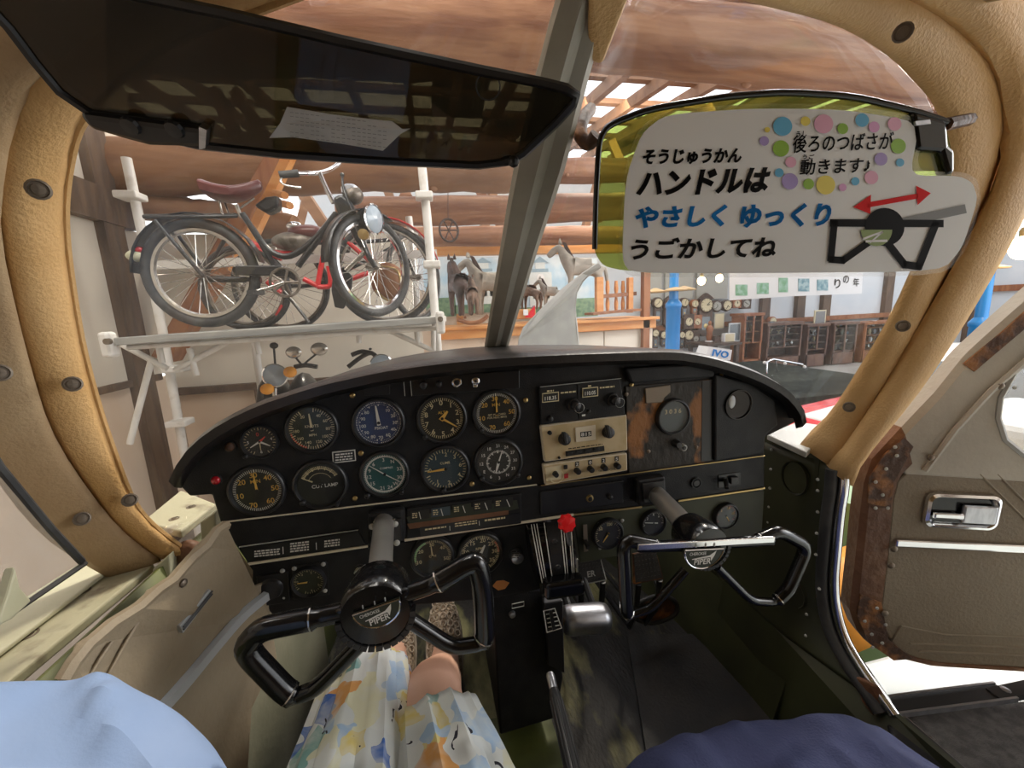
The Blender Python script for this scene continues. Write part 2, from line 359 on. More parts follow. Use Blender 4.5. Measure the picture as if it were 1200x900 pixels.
# far wall of the hall: framed white panels above the cabinets and clocks
Wf = thing('wall_far', (4,9.2,0), 'white panelled wall with dark posts behind clocks and cabinets', 'wall', kind='structure')
YF = 9.0
MB().box((6.5,YF+.12,2.3), (17.5,.1,4.6)).build('wall_plane', M['whitewall'], Wf)
for px in (897,938,968,1040,1085,1130):
    p = U(px,350,Y=YF); MB().box((p.x,YF+.02,2.5), (.24,.14,4.0)).build('timber_post', M['timber'], Wf)
zr = U(950,374,Y=YF).z
MB().box((8.6,YF-.0,zr), (12.4,.14,.12)).build('timber_rail', M['redwood'], Wf)
MB().box((8.6,YF-.0,3.3), (12.4,.14,.14)).build('timber_rail', M['timber'], Wf)
Wr = thing('wall_right', (15,4.5,0), 'white wall with brown rail at the far right of the hall', 'wall', kind='structure')
MB().box((15,4.6,1.5), (.1,9.2,3.0)).build('wall_plane', M['whitewall'], Wr)
MB().box((14.92,4.6,1.75), (.08,9.2,.16)).build('timber_rail', M['redwood'], Wr)
for y in (.6,2.6,4.6,6.6,8.6): MB().box((14.9,y,1.5), (.12,.22,3.0)).build('timber_post', M['timber'], Wr)
# upper lattice-work of notices on the clock wall
for k,(a,b) in enumerate(((757,775),(779,812),(816,853))):
    p0 = U(a,349,Y=YF-.02); p1 = U(b,322,Y=YF-.02)
    MB().box(((p0.x+p1.x)/2,YF-.01,(p0.z+p1.z)/2+.2), (p1.x-p0.x,.05,(p1.z-p0.z)+.5)).build('notice_panel', M['clockgrey'], Wf)
# the roof: logs, rafters and purlins with daylight between them
C = thing('ceiling', (0,5,3.2), 'open log roof with daylight between beams and rafters', 'ceiling', kind='structure')
def log(a, b, r, m='log', ext=(2.5,3.5), name='log_beam', seed=0):
    rnd = random.Random(seed); a, b = Vector(a), Vector(b); d = (b-a).normalized(); a = a-d*ext[0]; b = b+d*ext[1]
    n = 22; pts = [a.lerp(b, i/n)+Vector((0,rnd.uniform(-.02,.02),rnd.uniform(-.02,.02)))*r*3 for i in range(n+1)]
    mb = MB().tube(pts, [r*rnd.uniform(.94,1.06) for _ in pts], 14)
    for k in range(5):
        t = rnd.random(); p = a.lerp(b, t); ang = rnd.uniform(PI, 2*PI)
        mb.ball(p+Vector((0,math.cos(ang),math.sin(ang)))*r*.96, r*.22, r*.14, r*.18, 8, 5)
    return mb.build(name, M[m], C, smooth=True)
YB = 2.5
r1 = (U(500,2,Y=YB)-U(500,78,Y=YB)).length/2
log(U(330,22,Y=YB), U(640,32,Y=YB), .25, 'log', (2.5,.12), seed=1)
log(U(740,40,Y=YB), U(1080,82,Y=YB), .195, 'log', (.35,3), seed=2)
log(U(200,196,Y=3.85), U(590,196,Y=3.85), .20, 'log2', (1.4,.2), seed=3)
log(U(480,207,Y=4.6), U(700,200,Y=4.6), .13, 'log', (1,5), seed=4)
log(U(500,248,Y=5.2), U(690,243,Y=5.2), .17, 'log', (1,6), seed=5)
log(U(500,278,Y=6.2), U(690,276,Y=6.2), .14, 'log', (1,6.5), seed=6)
MB().bar(U(500,294,Y=6.6)-Vector((1,0,0)), U(690,291,Y=6.6)+Vector((6,0,0)), .14, .16).build('wall_plate', M['orangewood'], C)
log(U(170,240,Y=3.95), U(300,262,Y=3.95), .12, 'log2', (.3,.3), seed=7)
rnd = random.Random(5)
for i in range(24):
    x = -5+i*.62
    MB().bar((x,1.4,3.9), (x+rnd.uniform(-.1,.1),9.2,5.0), .09, .14).build('rafter', M['log2'], C)
for i in range(9):
    y = 1.8+i*.85; z = 3.9+(y-1.4)/7.8*1.1
    MB().bar((-6,y,z+.1), (10,y,z+.1), .1, .07).build('purlin', M['log2'], C)
for i in range(26):     # diagonal struts between the logs
    x = -2+i*.48; y = rnd.choice((5.4,6.3,7.2)); dx = rnd.choice((-1,1))*rnd.uniform(.5,.9)
    MB().bar((x,y,2.75), (x+dx,y+.15,4.3), .1, .12).build('strut', M['log' if i%2 else 'log2'], C)
for i in range(16):     # roof boards left in place
    x = -4.7+i*.9; y = 2+rnd.random()*6
    z = 3.9+(y-1.4)/7.8*1.1+.17
    MB().box((x,y,z), (.75,1.5,.03)).build('roof_board', M['timber'], C)
for x in (-3.6,-1.2,1.2,3.6,6.0):
    MB().box((x,-1.0,4.1), (2.3,4.6,.04)).build('roof_board', M['timber'], C)
# big diagonal brace and small ladder-like rail behind the bicycles
t = MB().bar(U(196,420,Y=3.75), U(335,175,Y=3.75), .12, .22, up=(0,-1,0)).build('diagonal_brace', M['redwood'], bevel=.01, label='thick dark brown diagonal timber brace behind the black bicycle', cat='beam')
t = thing('pegged_rail', U(255,330,Y=3.5), 'thin orange diagonal timber with pegs beside the brace', 'beam')
MB().bar(U(275,320,Y=3.5), U(348,165,Y=3.5), .06, .10, up=(0,-1,0)).build('rail', M['orangewood'], t)
for a in ((322,226,334,229),(328,238,340,241)):
    MB().tube([U(a[0],a[1],Y=3.46), U(a[2],a[3],Y=3.2)], .025, 8).build('peg', M['orangewood'], t)

# ================================================================ SETTING: the aircraft cabin
def edge(l): return [U(p[0],p[1],Y=p[2]) for p in l]
Lin = edge([(222,648,.69),(165,600,.66),(130,520,.63),(100,420,.60),(82,320,.57),(76,250,.55),(82,190,.53),(98,140,.50),(150,85,.47),(230,38,.43),(300,12,.40),(370,-14,.375)])
Lse = edge([(185,657,.685),(140,622,.655),(95,565,.62),(55,500,.59),(30,425,.56),(12,350,.53),(0,285,.51),(-8,220,.495),(0,155,.475),(23,78,.45),(110,10,.415),(200,-30,.39),(270,-48,.37),(330,-66,.35)])
Lou = edge([(130,668,.66),(60,622,.62),(0,545,.585),(-45,450,.55),(-75,360,.52),(-90,270,.50),(-95,200,.48),(-80,120,.46),(-40,40,.44),(60,-40,.41)])
Rin = edge([(936,522,.635),(950,505,.63),(975,480,.595),(1010,425,.55),(1045,365,.515),(1085,270,.48),(1105,190,.455),(1103,140,.45),(1080,105,.44),(1040,65,.425),(980,30,.40),(900,8,.375),(835,-8,.355)])
Rse = edge([(975,548,.585),(1000,520,.57),(1022,484,.55),(1063,415,.52),(1122,302,.48),(1160,225,.455),(1182,140,.44),(1168,70,.425),(1115,15,.41),(1050,-20,.395),(960,-50,.37),(880,-70,.35)])
Rou = edge([(992,566,.565),(1005,536,.555),(1046,484,.535),(1077,443,.52),(1115,384,.50),(1153,319,.48),(1189,250,.46),(1215,170,.44),(1225,90,.43),(1200,10,.41),(1140,-45,.395),(1060,-80,.38)])
def strip(e1, e2, bulge, n=26, cols=6):
    a = resample(smooth_path(e1), n); b = resample(smooth_path(e2), n); rows = []
    for p, q in zip(a, b):
        c = (CAM-(p+q)/2).normalized()
        rows.append([p.lerp(q, k/cols)+c*bulge*math.sin(PI*k/cols)**.7 for k in range(cols+1)])
    return MB().grid(rows)
def screw(parent, c, d, r=.0035, m='screw', name='screw'):
    F = axis_frame(c, d)
    mb = MB().lathe([(r*1.25,0),(r*1.25,r*.25),(r,r*.5),(r*.5,r*.75),(.0001,r*.8)], F, 10)
    return mb.build(name, M[m], parent, smooth=True)
def cupscrew(parent, c, d, r=.006):
    F = axis_frame(c, d)
    a = MB().lathe([(r*1.5,-.003),(r*1.5,.0005),(r*1.2,.001),(r*1.1,-.0008),(.0001,-.0008)], F, 14).build('cup_washer', M['screw'], parent, smooth=True)
    s = MB().lathe([(r*.85,-.001),(r*.8,.0012),(.0001,.0016)], F, 12)
    s.box(F @ Vector((0,0,.0014)), (r*1.2,r*.22,.0012), F.to_3x3()).box(F @ Vector((0,0,.0014)), (r*.22,r*1.2,.0012), F.to_3x3())
    s.build('screw', M['screw'], a); return a
T1 = thing('trim_1', Lin[0], 'tan padded vinyl pillar trim left of the windshield', 'pillar trim', kind='structure')
strip(Lin, Lse, .018).build('front_strip', M['vinyl'], T1, smooth=True, solid=.012, soff=-1)
strip(Lse, Lou, .008).build('rear_strip', M['vinyl2'], T1, smooth=True, solid=.012, soff=-1)
MB().tube(resample(smooth_path(Lin), 60), .004, 6).build('welt', M['vinyl'], T1, smooth=True)
for px, py, Y in ((45,222,.487),(85,450,.572),(152,586,.628)): cupscrew(T1, U(px,py,Y=Y-.012), CAM-U(px,py,Y=Y))
for px, py, Y in ((96,608,.612),(0,437,.528)): cupscrew(T1, U(px,py,Y=Y-.008), CAM-U(px,py,Y=Y))
T2 = thing('trim_2', Rin[0], 'tan padded vinyl pillar trim right of the windshield', 'pillar trim', kind='structure')
strip(Rin, Rse, .018).build('front_strip', M['vinyl'], T2, smooth=True, solid=.012, soff=-1)
strip(Rse, Rou, .012).build('rear_strip', M['vinyl'], T2, smooth=True, solid=.012, soff=-1)
for px, py, Y in ((1058,382,.50),(995,477,.555),(1058,38,.40)): cupscrew(T2, U(px,py,Y=Y-.012), CAM-U(px,py,Y=Y))
# centre post
T3 = thing('trim_3', U(580,415,Y=.95), 'grey metal post between the two windshield panes', 'pillar', kind='structure')
PL_, PR_ = [], []
for y, xl, xr in ((425,567,589),(417,568,590),(300,588,624),(200,606,656),(100,631,681),(40,647,697),(0,659,708),(-60,676,728)):
    Y = CAM.y+(U((xl+xr)/2,y,X=.153).y)
    PL_.append(U(xl,y,Y=Y)); PR_.append(U(xr,y,Y=Y-.005))
a = resample(smooth_path(PL_),16); b = resample(smooth_path(PR_),16); rows = []
for p, q in zip(a, b):
    c = (CAM-(p+q)/2).normalized()
    rows.append([p, p.lerp(q,.08)+c*.008, p.lerp(q,.42)+c*.014, p.lerp(q,.62)+c*.006, p.lerp(q,.92)+c*.008, q])
MB().grid(rows).build('post', M['postgrey'], T3, solid=.006, soff=-1)
mb = MB()
for i in range(1,16):
    c = rows[i][1].lerp(rows[i][2],.3); mb.lathe([(.003,0),(.002,.0015),(.0001,.002)], axis_frame(c, CAM-c), 8)
mb.build('rivets', M['screw'], T3, kind='stuff')
top = [U(706,75,Y=.42), U(735,0,Y=.36), U(745,-25,Y=.345), U(690,-25,Y=.345), U(690,5,Y=.365), U(688,70,Y=.42)]
MB().prism(top, (CAM-top[0]).normalized()*.014).build('trim_cap', M['vinyl'], T3, bevel=.004)
# roof lining
def roofz(x): s = (x-.153)/.60; return RZ(.345-.065*min(1.2,abs(s))**3)
front = resample(smooth_path(Lse[10:]+[U(600,-78,Y=.335)]+Rse[8:][::-1]), 17); rows = [[p+Vector((0,-.002,.004)) for p in front]]
for Y in (.22,.05,-.3,-.7,-1.2): rows.append([Vector((-.50+i*(1.306/16), Y, roofz(-.50+i*(1.306/16)))) for i in range(17)])
MB().grid(rows).build('ceiling_cabin', M['headliner'], smooth=True, solid=.02, soff=1, label='tan fabric headliner over the cockpit', cat='headliner', kind='structure')
# windshield panes
def pane(inner, post, bulge):
    a = resample(smooth_path(post), 14); b = resample(smooth_path(inner), 14); rows = []
    for p, q in zip(a, b):
        rows.append([p.lerp(q, k/10)+(Vector((0,.6,.35))*bulge*math.sin(PI*k/10)) for k in range(11)])
    return MB().grid(rows)
pane(Lin[:], PL_, .06).build('window_1', M['windshield'], smooth=True, solid=.004, label='hazy left windshield pane in front of the bicycles', cat='windshield', kind='structure')
pane(Rin[:], PR_, .06).build('window_2', M['windshieldR'], smooth=True, solid=.004, label='scratched right windshield pane behind the lettered sign', cat='windshield', kind='structure')
# left side: window, sill, ledges, wall
ws = [U(-160,330,X=-.47), U(-95,400,X=-.46), U(0,555,X=-.45), U(100,662,X=-.44), U(0,728,X=-.44), U(-200,850,X=-.44), U(-300,700,X=-.45)]
W3 = MB().prism(ws, (-.004,0,0)).build('window_3', M['windowglass'], label='left side window pane behind the tan pillar', cat='window', kind='structure')
MB().tube([U(-95,400,X=-.445), U(0,548,X=-.435), U(60,620,X=-.43), U(96,658,X=-.43)], .004, 6).build('gasket', M['rubber'], W3)
MB().tube([U(100,660,X=-.43), U(0,728,X=-.43), U(-200,850,X=-.43)], .003, 6).build('gasket', M['rubber'], W3)
b_ = MB().prism([U(-6,700,X=-.43), U(4,665,X=-.43), U(10,690,X=-.43), U(24,706,X=-.43), U(0,728,X=-.43), U(-20,738,X=-.43)], (.01,0,0)).build('latch_plate', M['cream'], W3, bevel=.002)
wl = thing('wall_cabin_left', (-.42,.4,.85), 'cream painted sill and olive sidewall left of the pilot', 'sidewall', kind='structure')
MB().prism([U(-220,868,Z=-.352), U(0,718,Z=-.352), U(105,652,Z=-.352), U(150,650,Z=-.352), U(0,764,Z=-.352), U(-220,930,Z=-.352)], (0,0,-.006)).build('window_sill', M['cream'], wl, bevel=.002)
MB().prism([U(-220,915,Z=-.36), U(0,756,Z=-.36), U(116,668,Z=-.36), U(175,650,Z=-.36), U(180,660,Z=-.36), U(12,797,Z=-.36), U(-150,960,Z=-.36)], (0,0,-.014)).build('ledge', M['creamchip'], wl, bevel=.003)
for px, py in ((95,693),(32,744)): cupscrew(wl, U(px,py,Z=-.36), (0,0,1), .007)
MB().prism([U(165,612,Z=-.315), U(212,574,Z=-.315), U(253,590,Z=-.315), U(212,622,Z=-.315)], (0,0,-.014)).build('front_ledge', M['creamchip'], wl, bevel=.003)
cupscrew(wl, U(204,608,Z=-.315), (0,0,1), .005); cupscrew(wl, U(224,594,Z=-.315), (0,0,1), .005)
MB().prism([U(178,668,Y=.655), U(198,650,Y=.66), U(201,690,Y=.66), U(181,705,Y=.655)], (0,.02,0)).build('bracket', M['cream'], wl, bevel=.002)
MB().prism([U(234,612,Y=.66), U(252,600,Y=.66), U(254,628,Y=.66), U(236,642,Y=.66)], (0,.02,0)).build('bracket', M['cream'], wl, bevel=.002)
rows = []
for y, xo in ((-.3,-.46),(.2,-.44),(.45,-.43),(.68,-.425),(.9,-.40),(1.25,-.36)):
    rows.append([Vector((xo,y,RZ(-.36))), Vector((xo+.01,y,RZ(-.45))), Vector((xo+.03,y,RZ(-.7))), Vector((xo+.05,y,RZ(-.9)))])
MB().grid(rows).build('side_skin', M['oliveb'], wl, smooth=True, solid=.006)
MB().ball(U(222,650,Y=.69), .022, .015, .025).build('wire_bundle', M['rust'], wl, smooth=True)
lowl = thing('side_kick_panel', (-.35,.5,.86), 'grey green vinyl kick panel beside the pilot left leg', 'panel')
rows = []
for y in (.05,.3,.45,.6,.75,1.0):
    rows.append([Vector((-.40+.10*max(0,y-.3),y,RZ(z)))+Vector((.012*math.sin(9*y),0,0)) for z in (-.46,-.55,-.65,-.75,-.89)])
MB().grid(rows).build('vinyl_sheet', M['boardlow'], lowl, smooth=True, solid=.008)
# peeled trim board
BP = (Vector((-.285,.615,1.3)), Vector((.23,-.06,-.02)).normalized())
bd = thing('side_trim_board', U(200,830,pl=BP), 'peeled beige trim board with chrome strip below the left sill', 'panel')
bn = BP[1]
outl = [(72,796),(84,776),(100,756),(128,732),(160,712),(182,692),(200,680),(222,655),(240,640),(252,622),(264,615),(272,626),(280,644),(291,668),(301,688),(312,682),(322,675),(324,708),(316,722),(322,770),(300,830),(290,910),(150,910)]
MB().prism([U(x,y,pl=BP)+bn*(.006*math.sin(i*2.1)) for i,(x,y) in enumerate(outl)], bn*-.006).build('board', M['board'], bd, bevel=.002)
MB().tube([U(x,y,pl=BP)+bn*.002 for x,y in outl[:11]], .0065, 6).build('rolled_edge', M['board'], bd, smooth=True)
st = [U(x,y,pl=BP)+bn*.004 for x,y in ((180,836),(215,798),(252,754),(285,718),(321,690))]
sp = resample(smooth_path(st),16)
MB().grid([[p+Vector((0,.0,-.009))-bn*.002, p+Vector((0,0,-.006))+bn*.004, p+Vector((0,0,.006))+bn*.004, p+Vector((0,.0,.009))-bn*.002] for p in sp]).build('trim_strip', M['striptrim'], bd, smooth=True)
vt = MB().prism([U(x,y,pl=BP)+bn*.004 for x,y in ((207,733),(243,690),(246,697),(211,742))], bn*-.006).build('chrome_vent', M['striptrim'], bd, bevel=.001)
for o in (-1,1):
    MB().tube([U(x,y+o*1.6,pl=BP)+bn*.0055 for x,y in ((210,736),(244,694))], .0012, 5).build('vent_slat', M['blacksat'], vt)
for l in (((119,803),(140,764),(162,726)),((102,796),(116,772),(130,752))):
    MB().tube([U(x,y,pl=BP)+bn*.001 for x,y in l], .0018, 6).build('embossed_line', M['board'], bd)
screw(bd, U(213,683,pl=BP)+bn*.002, bn, .004)
# cockpit floor, firewall, right wall
MB().box((.16,.3,.835), (1.14,1.95,.03)).build('floor_cabin', M['carpet'], label='worn black and olive cockpit floor under the pedals', cat='floor', kind='structure')
MB().prism([U(1000,1000,Z=-.895), U(760,900,Z=-.895), U(735,745,Z=-.895), U(850,745,Z=-.895), U(985,862,Z=-.895)], (0,0,.006)).build('floor_mat', M['darkfloor'], label='dark worn floor mat in front of the right seat', cat='mat')
MB().box((.16,1.27,1.08), (1.14,.02,.46)).build('wall_firewall', M['darkfloor'], label='dark firewall behind the rudder pedals', cat='firewall', kind='structure')
wr = thing('wall_cabin_right', (.71,.8,.85), 'riveted olive sidewall with oval holes right of the panel', 'sidewall', kind='structure')
rows = []
for y, xo in ((.60,.712),(.66,.712),(.8,.705),(1.0,.68),(1.26,.62)):
    rows.append([Vector((xo,y,RZ(-.29))), Vector((xo,y,RZ(-.5))), Vector((xo-.005,y,RZ(-.7))), Vector((xo-.06,y,RZ(-.9)))])
def cut(o, cutters):
    """drill the cutter shapes through a mesh for good"""
    obs = []
    for mb in cutters:
        c = mb.build('cutter', M['olive'], org=(0,0,0)); c.location = (0,0,0); obs.append(c)
        md = o.modifiers.new('hole', 'BOOLEAN'); md.object = c; md.operation = 'DIFFERENCE'; md.solver = 'EXACT'
    bpy.context.view_layer.update(); dg = bpy.context.evaluated_depsgraph_get(); me = bpy.data.meshes.new_from_object(o.evaluated_get(dg)); o.modifiers.clear(); o.data = me
    for c in obs: bpy.data.objects.remove(c)
oo_ = MB().grid(rows).build('side_skin', M['olive'], wr, solid=.006, soff=1)
MB().prism([U(899,509,Z=-.285), U(934,494,Z=-.285), U(975,500,Z=-.285), U(945,530,Z=-.285)], (0,0,-.012)).build('ledge', M['steelgrey'], wr, bevel=.002)
HO = [(931,560,.028,.033),(921,648,.022,.028),(922,688,.042,.036)]
def oval(px, py, rx, rz, X=.703):
    c = U(px,py,X=X); F = frame(c, (0,-1,0), (0,0,1))
    o = MB().lathe([(1.0,-.004),(1.02,-.02),(.9,-.05),(.0001,-.055)], F, 24, sx=rx, sy=rz).build('oval_hole', M['oliveb'], wr, smooth=True)
    MB().lathe([(.98,-.006),(1.0,.002),(1.05,.003),(1.1,-.002)], F, 24, sx=rx, sy=rz).build('rim', M['olive'], o, smooth=True)
    MB().ball(c+Vector((.022,0,-rz*.62)), .016, rx*.8, rz*.3).build('brown_insulation', M['rust'], o, smooth=True)
    return MB().lathe([(1,-.05),(1,.05)], F, 24, sx=rx, sy=rz, cap0=True, cap1=True)
cut(oo_, [oval(*h) for h in HO])
riv = MB()
for px, py in [(904,527),(903,550),(902,572),(901,594),(958,562),(958,575),(958,600),(957,625),(956,650),(900,612),(898,640),(897,655),(870,712),(884,722),(900,738),(915,752),(872,728),(886,748),(945,720),(944,745),(944,770),(960,690),(958,800),(930,768)]:
    c = U(px,py,X=.700); riv.lathe([(.0032,-.001),(.0024,.0016),(.0001,.0022)], axis_frame(c,(-1,0,0)), 8)
riv.build('rivets', M['steelgrey'], wr, kind='stuff')
MB().ball(U(901,788,X=.69), .008, .008, .011).build('bracket', M['screw'], wr)
df = [(990,548),(989,562),(988,575),(984,600),(980,640),(977,680),(980,715),(990,748),(1008,780),(1030,812),(1048,838)]
fp = resample(smooth_path([U(x,y,X=.725) for x,y in df]),30)
T4 = thing('trim_4', fp[-1], 'chrome strip along the open door frame on the right', 'door frame', kind='structure')
MB().tube(fp, .009, 8).build('chrome_strip', M['chrome'], T4, smooth=True)
MB().tube([p+Vector((-.014,.012,-.006)) for p in fp], .010, 8).build('rubber_seal', M['rubber'], T4, smooth=True)
MB().tube([p+Vector((.004,.02,.004)) for p in fp], .012, 8).build('outer_flange', M['chrome2'], T4, smooth=True)
MB().prism([U(1000,790,X=.705), U(1018,800,X=.71), U(1038,838,X=.72), U(1042,862,X=.72), U(1030,850,X=.71), U(1008,822,X=.70)], (.012,-.01,0)).build('torn_corner', M['rust'], T4, bevel=.004)
MB().grid([[p, Vector((.712-.02*i/29, min(max(p.y+.05,.62),p.y+.35), p.z)), Vector((.69, .9, p.z))] for i, p in enumerate(fp)]).build('jamb_skin', M['olive'], T4, smooth=True, solid=.004)
MB().prism([fp[-1], fp[-4], Vector((.69,.8,fp[-4].z)), Vector((.66,.8,RZ(-.9))), Vector((.70,-.4,RZ(-.9))), Vector((.73,-.4,fp[-1].z))], (.01,0,0)).build('lower_skin', M['olive'], T4)
sill = [U(1036,838,Z=-.72), U(1062,838,Z=-.72), U(1140,905,Z=-.72), U(1180,960,Z=-.72), U(1080,960,Z=-.72)]
MB().prism(sill, (0,0,-.03)).build('trim_5', M['plastic'], bevel=.004, label='dark metal door sill at the bottom right', cat='door sill', kind='structure')
# rear of the cabin, behind the seats
wq = thing('wall_cabin_rear', (.15,-1.3,.85), 'tan rear bulkhead and quarter panels behind the seats', 'bulkhead', kind='structure')
MB().box((.15,-1.3,1.5), (1.2,.03,1.3)).build('bulkhead', M['headliner'], wq)
MB().box((-.47,-.85,1.75), (.03,.9,.75)).build('quarter_panel', M['vinyl2'], wq); MB().box((.76,-.85,1.5), (.03,.9,1.3)).build('quarter_panel', M['vinyl2'], wq)
# the wing outside the door
wg = thing('wing', (1.6,0,.95), 'white aircraft wing with black walkway outside the door', 'wing')
MB().box((2.4,-.15,.925), (3.2,1.5,.09)).build('wing_skin', M['wing'], wg, bevel=.03, segs=4)
wk = [U(1062,838,Z=-.775), U(1200,822,Z=-.775), U(1330,808,Z=-.775), U(1500,1000,Z=-.775), U(1140,920,Z=-.775)]
MB().prism(wk, (0,0,-.004)).build('walkway', M['walk'], wg)
rl = thing('door_stay', U(1040,832,Z=-.76), 'dark metal door stay rail lying across the wing root', 'door stay')
p0, p1, p2 = U(1040,830,Z=-.755), U(1178,812,Z=-.755), U(1290,788,Z=-.74)
MB().bar(p0, p1, .030, .008).build('channel', M['plastic'], rl); MB().bar(p1-Vector((.03,0,0)), p2, .024, .012).build('arm', M['plastic'], rl)
for s in (-1,1): MB().bar(p0+Vector((0,.016*s,.003)), p1+Vector((0,.016*s,.003)), .004, .01).build('rail_edge', M['alu'], rl)
MB().lathe([(.008,0),(.008,.008),(.0001,.009)], axis_frame(p1,(0,0,1)), 10).build('pivot', M['alu'], rl)
# ---------------------------------------------------------------- the open door
DA = Vector((.79,.57,0)); DN = Vector((.35,.937,0)).normalized(); DP = (DA, DN)
def dpt(x, y, o=0): return U(x,y,pl=DP)-DN*o
D = thing('door_1', U(1080,774,pl=DP), 'open cockpit door with brown vinyl panel and chrome handle', 'door', kind='structure')
outer = [(1052,499),(1018,536),(1009,562),(1004,600),(998,660),(992,712),(1003,740),(1027,760),(1080,774),(1200,781),(1340,790)]
outer_top = [(1340,240),(1250,304),(1200,348),(1160,383),(1125,415),(1091,458)]
inner = [(1340,300),(1240,370),(1200,404),(1150,448),(1110,490),(1062,540),(1046,556),(1040,580),(1035,640),(1026,712),(1034,745),(1056,762),(1100,771),(1200,777),(1340,786)]
oo = outer_top+outer
def ringgrid(A, B, off, n=40):
    a = resample([dpt(*p) for p in A], n); b = resample([dpt(*p) for p in B], n)
    return MB().grid([[p+DN*.02, p-DN*(off-.006), p.lerp(q,.2)-DN*off, q-DN*off, q+DN*.02, p+DN*.02] for p, q in zip(a, b)])
ringgrid(outer, inner[5:], .014, 40).build('door_rim', M['rust'], D)
ringgrid(outer_top+outer[:1], inner[:6], .014, 30).build('upper_rim', M['doortop'], D)
pv = [(1056,551),(1200,560),(1345,568),(1345,784),(1200,777),(1080,771),(1046,757),(1030,732),(1026,712),(1034,640),(1040,580),(1045,560)]
MB().prism([dpt(*p,o=.012) for p in pv], DN*.02).build('lower_panel', M['doorvinyl'], D, bevel=.004)
pu = [(1050,550),(1062,536),(1110,484),(1150,444),(1200,400),(1345,290),(1345,330),(1250,372),(1205,410),(1178,436),(1163,464),(1160,487),(1168,512),(1190,530),(1230,545),(1345,560),(1345,572),(1200,562),(1056,553)]
MB().prism([dpt(*p,o=.014) for p in pu], DN*.02).build('upper_panel', M['doortop'], D, bevel=.004)
gl = [(1345,330),(1250,372),(1205,410),(1178,436),(1163,464),(1160,487),(1168,512),(1190,530),(1230,545),(1345,560)]
MB().prism([dpt(*p,o=-.004) for p in gl], DN*.004).build('pane', M['windowglass'], D)
MB().tube([dpt(*p,o=.013) for p in gl], .005, 6).build('window_seal', M['steelgrey'], D, smooth=True)
MB().prism([dpt(*p,o=.0165) for p in ((1012,556),(1030,528),(1052,510),(1062,520),(1048,546),(1040,560),(1036,590),(1010,585))], DN*.003).build('corner_plate', M['rustdark'], D)
MB().prism([dpt(*p,o=.0165) for p in ((1002,690),(1026,700),(1034,742),(1062,764),(1040,766),(1012,746),(998,715))], DN*.003).build('corner_plate', M['rustdark'], D)
MB().prism([dpt(*p,o=.0155) for p in ((1120,425),(1160,392),(1200,356),(1240,325),(1240,345),(1200,376),(1160,410),(1132,434))], DN*.003).build('rust_patch', M['rustdark'], D)
MB().tube([dpt(*p,o=.016) for p in ((1075,548),(1110,500),(1150,456),(1205,408))], .005, 6).build('pressed_bead', M['doortop'], D, smooth=True)
rv = MB()
for p in ((1018,560),(1030,545),(1042,530),(1026,575),(1018,590),(1032,590),(1040,520),(1006,720),(1014,735),(1026,745),(1020,705),(1030,724),(1015,750),(1185,428),(1176,452),(1192,418)):
    c = dpt(*p,o=.018); rv.lathe([(.0035,0),(.0028,.0015),(.0001,.002)], axis_frame(c,-DN), 8)
rv.build('rivets', M['steelgrey'], D, kind='stuff')
for p in ((1160,450),(1081,532),(1039,637),(1029,711),(1036,656)): screw(D, dpt(*p,o=.018), -DN, .005)
# chrome pull handle
ha = dpt(1075,592,o=.014); hb = dpt(1160,596,o=.014); ht = dpt(1118,572,o=.014); hbm = dpt(1118,612,o=.014)
hc = (ha+hb)/2; hw = (hb-ha).length/2; hh = (ht-hbm).length/2
F = frame(hc, hb-ha, ht-hbm)
def rr(wx, wy, z, n=6, rad=.45):
    pts = []
    r = min(wx,wy)*rad*2*.5
    for cx, cy, a0 in ((wx-r,wy-r,0),(-wx+r,wy-r,90),(-wx+r,-wy+r,180),(wx-r,-wy+r,270)):
        for k in range(n+1):
            t = math.radians(a0+90*k/n); pts.append(F @ Vector((cx+r*math.cos(t), cy+r*math.sin(t), z)))
    return pts
hd = MB().grid([rr(hw,hh,0), rr(hw*.98,hh*.96,.006), rr(hw*.9,hh*.82,.008), rr(hw*.84,hh*.7,.003), rr(hw*.8,hh*.66,-.0)], closed=True).build('pull_handle', M['chrome'], D, smooth=True)
MB().add(rr(hw*.82,hh*.68,.0005), [tuple(range(28))]).build('recess', M['blackgloss'], hd)
hx = F.to_3x3()
MB().box(F @ Vector((hw*.42,-hh*.1,.006)), (hw*.9,hh*1.0,.008), hx).build('lever_plate', M['alu'], hd, bevel=.003)
MB().box(F @ Vector((-hw*.35,-hh*.25,.006)), (hw*.9,hh*.35,.007), hx).build('lever', M['chrome'], hd, bevel=.003)
a, b = dpt(1042,631,o=.015), dpt(1340,644,o=.015)
MB().bar(a, b, .006, .016).build('trim_strip', M['chrome'], D, bevel=.003)
for l in (((1040,745),(1050,728),(1100,738),(1340,746)), ((1060,748),(1340,758)), ((1070,757),(1340,767)), ((1140,552),(1200,612)), ((1160,552),(1220,612))):
    MB().tube([dpt(*p,o=.0125) for p in l], .002, 6).build('embossed_line', M['doorvinyl'], D, smooth=True)
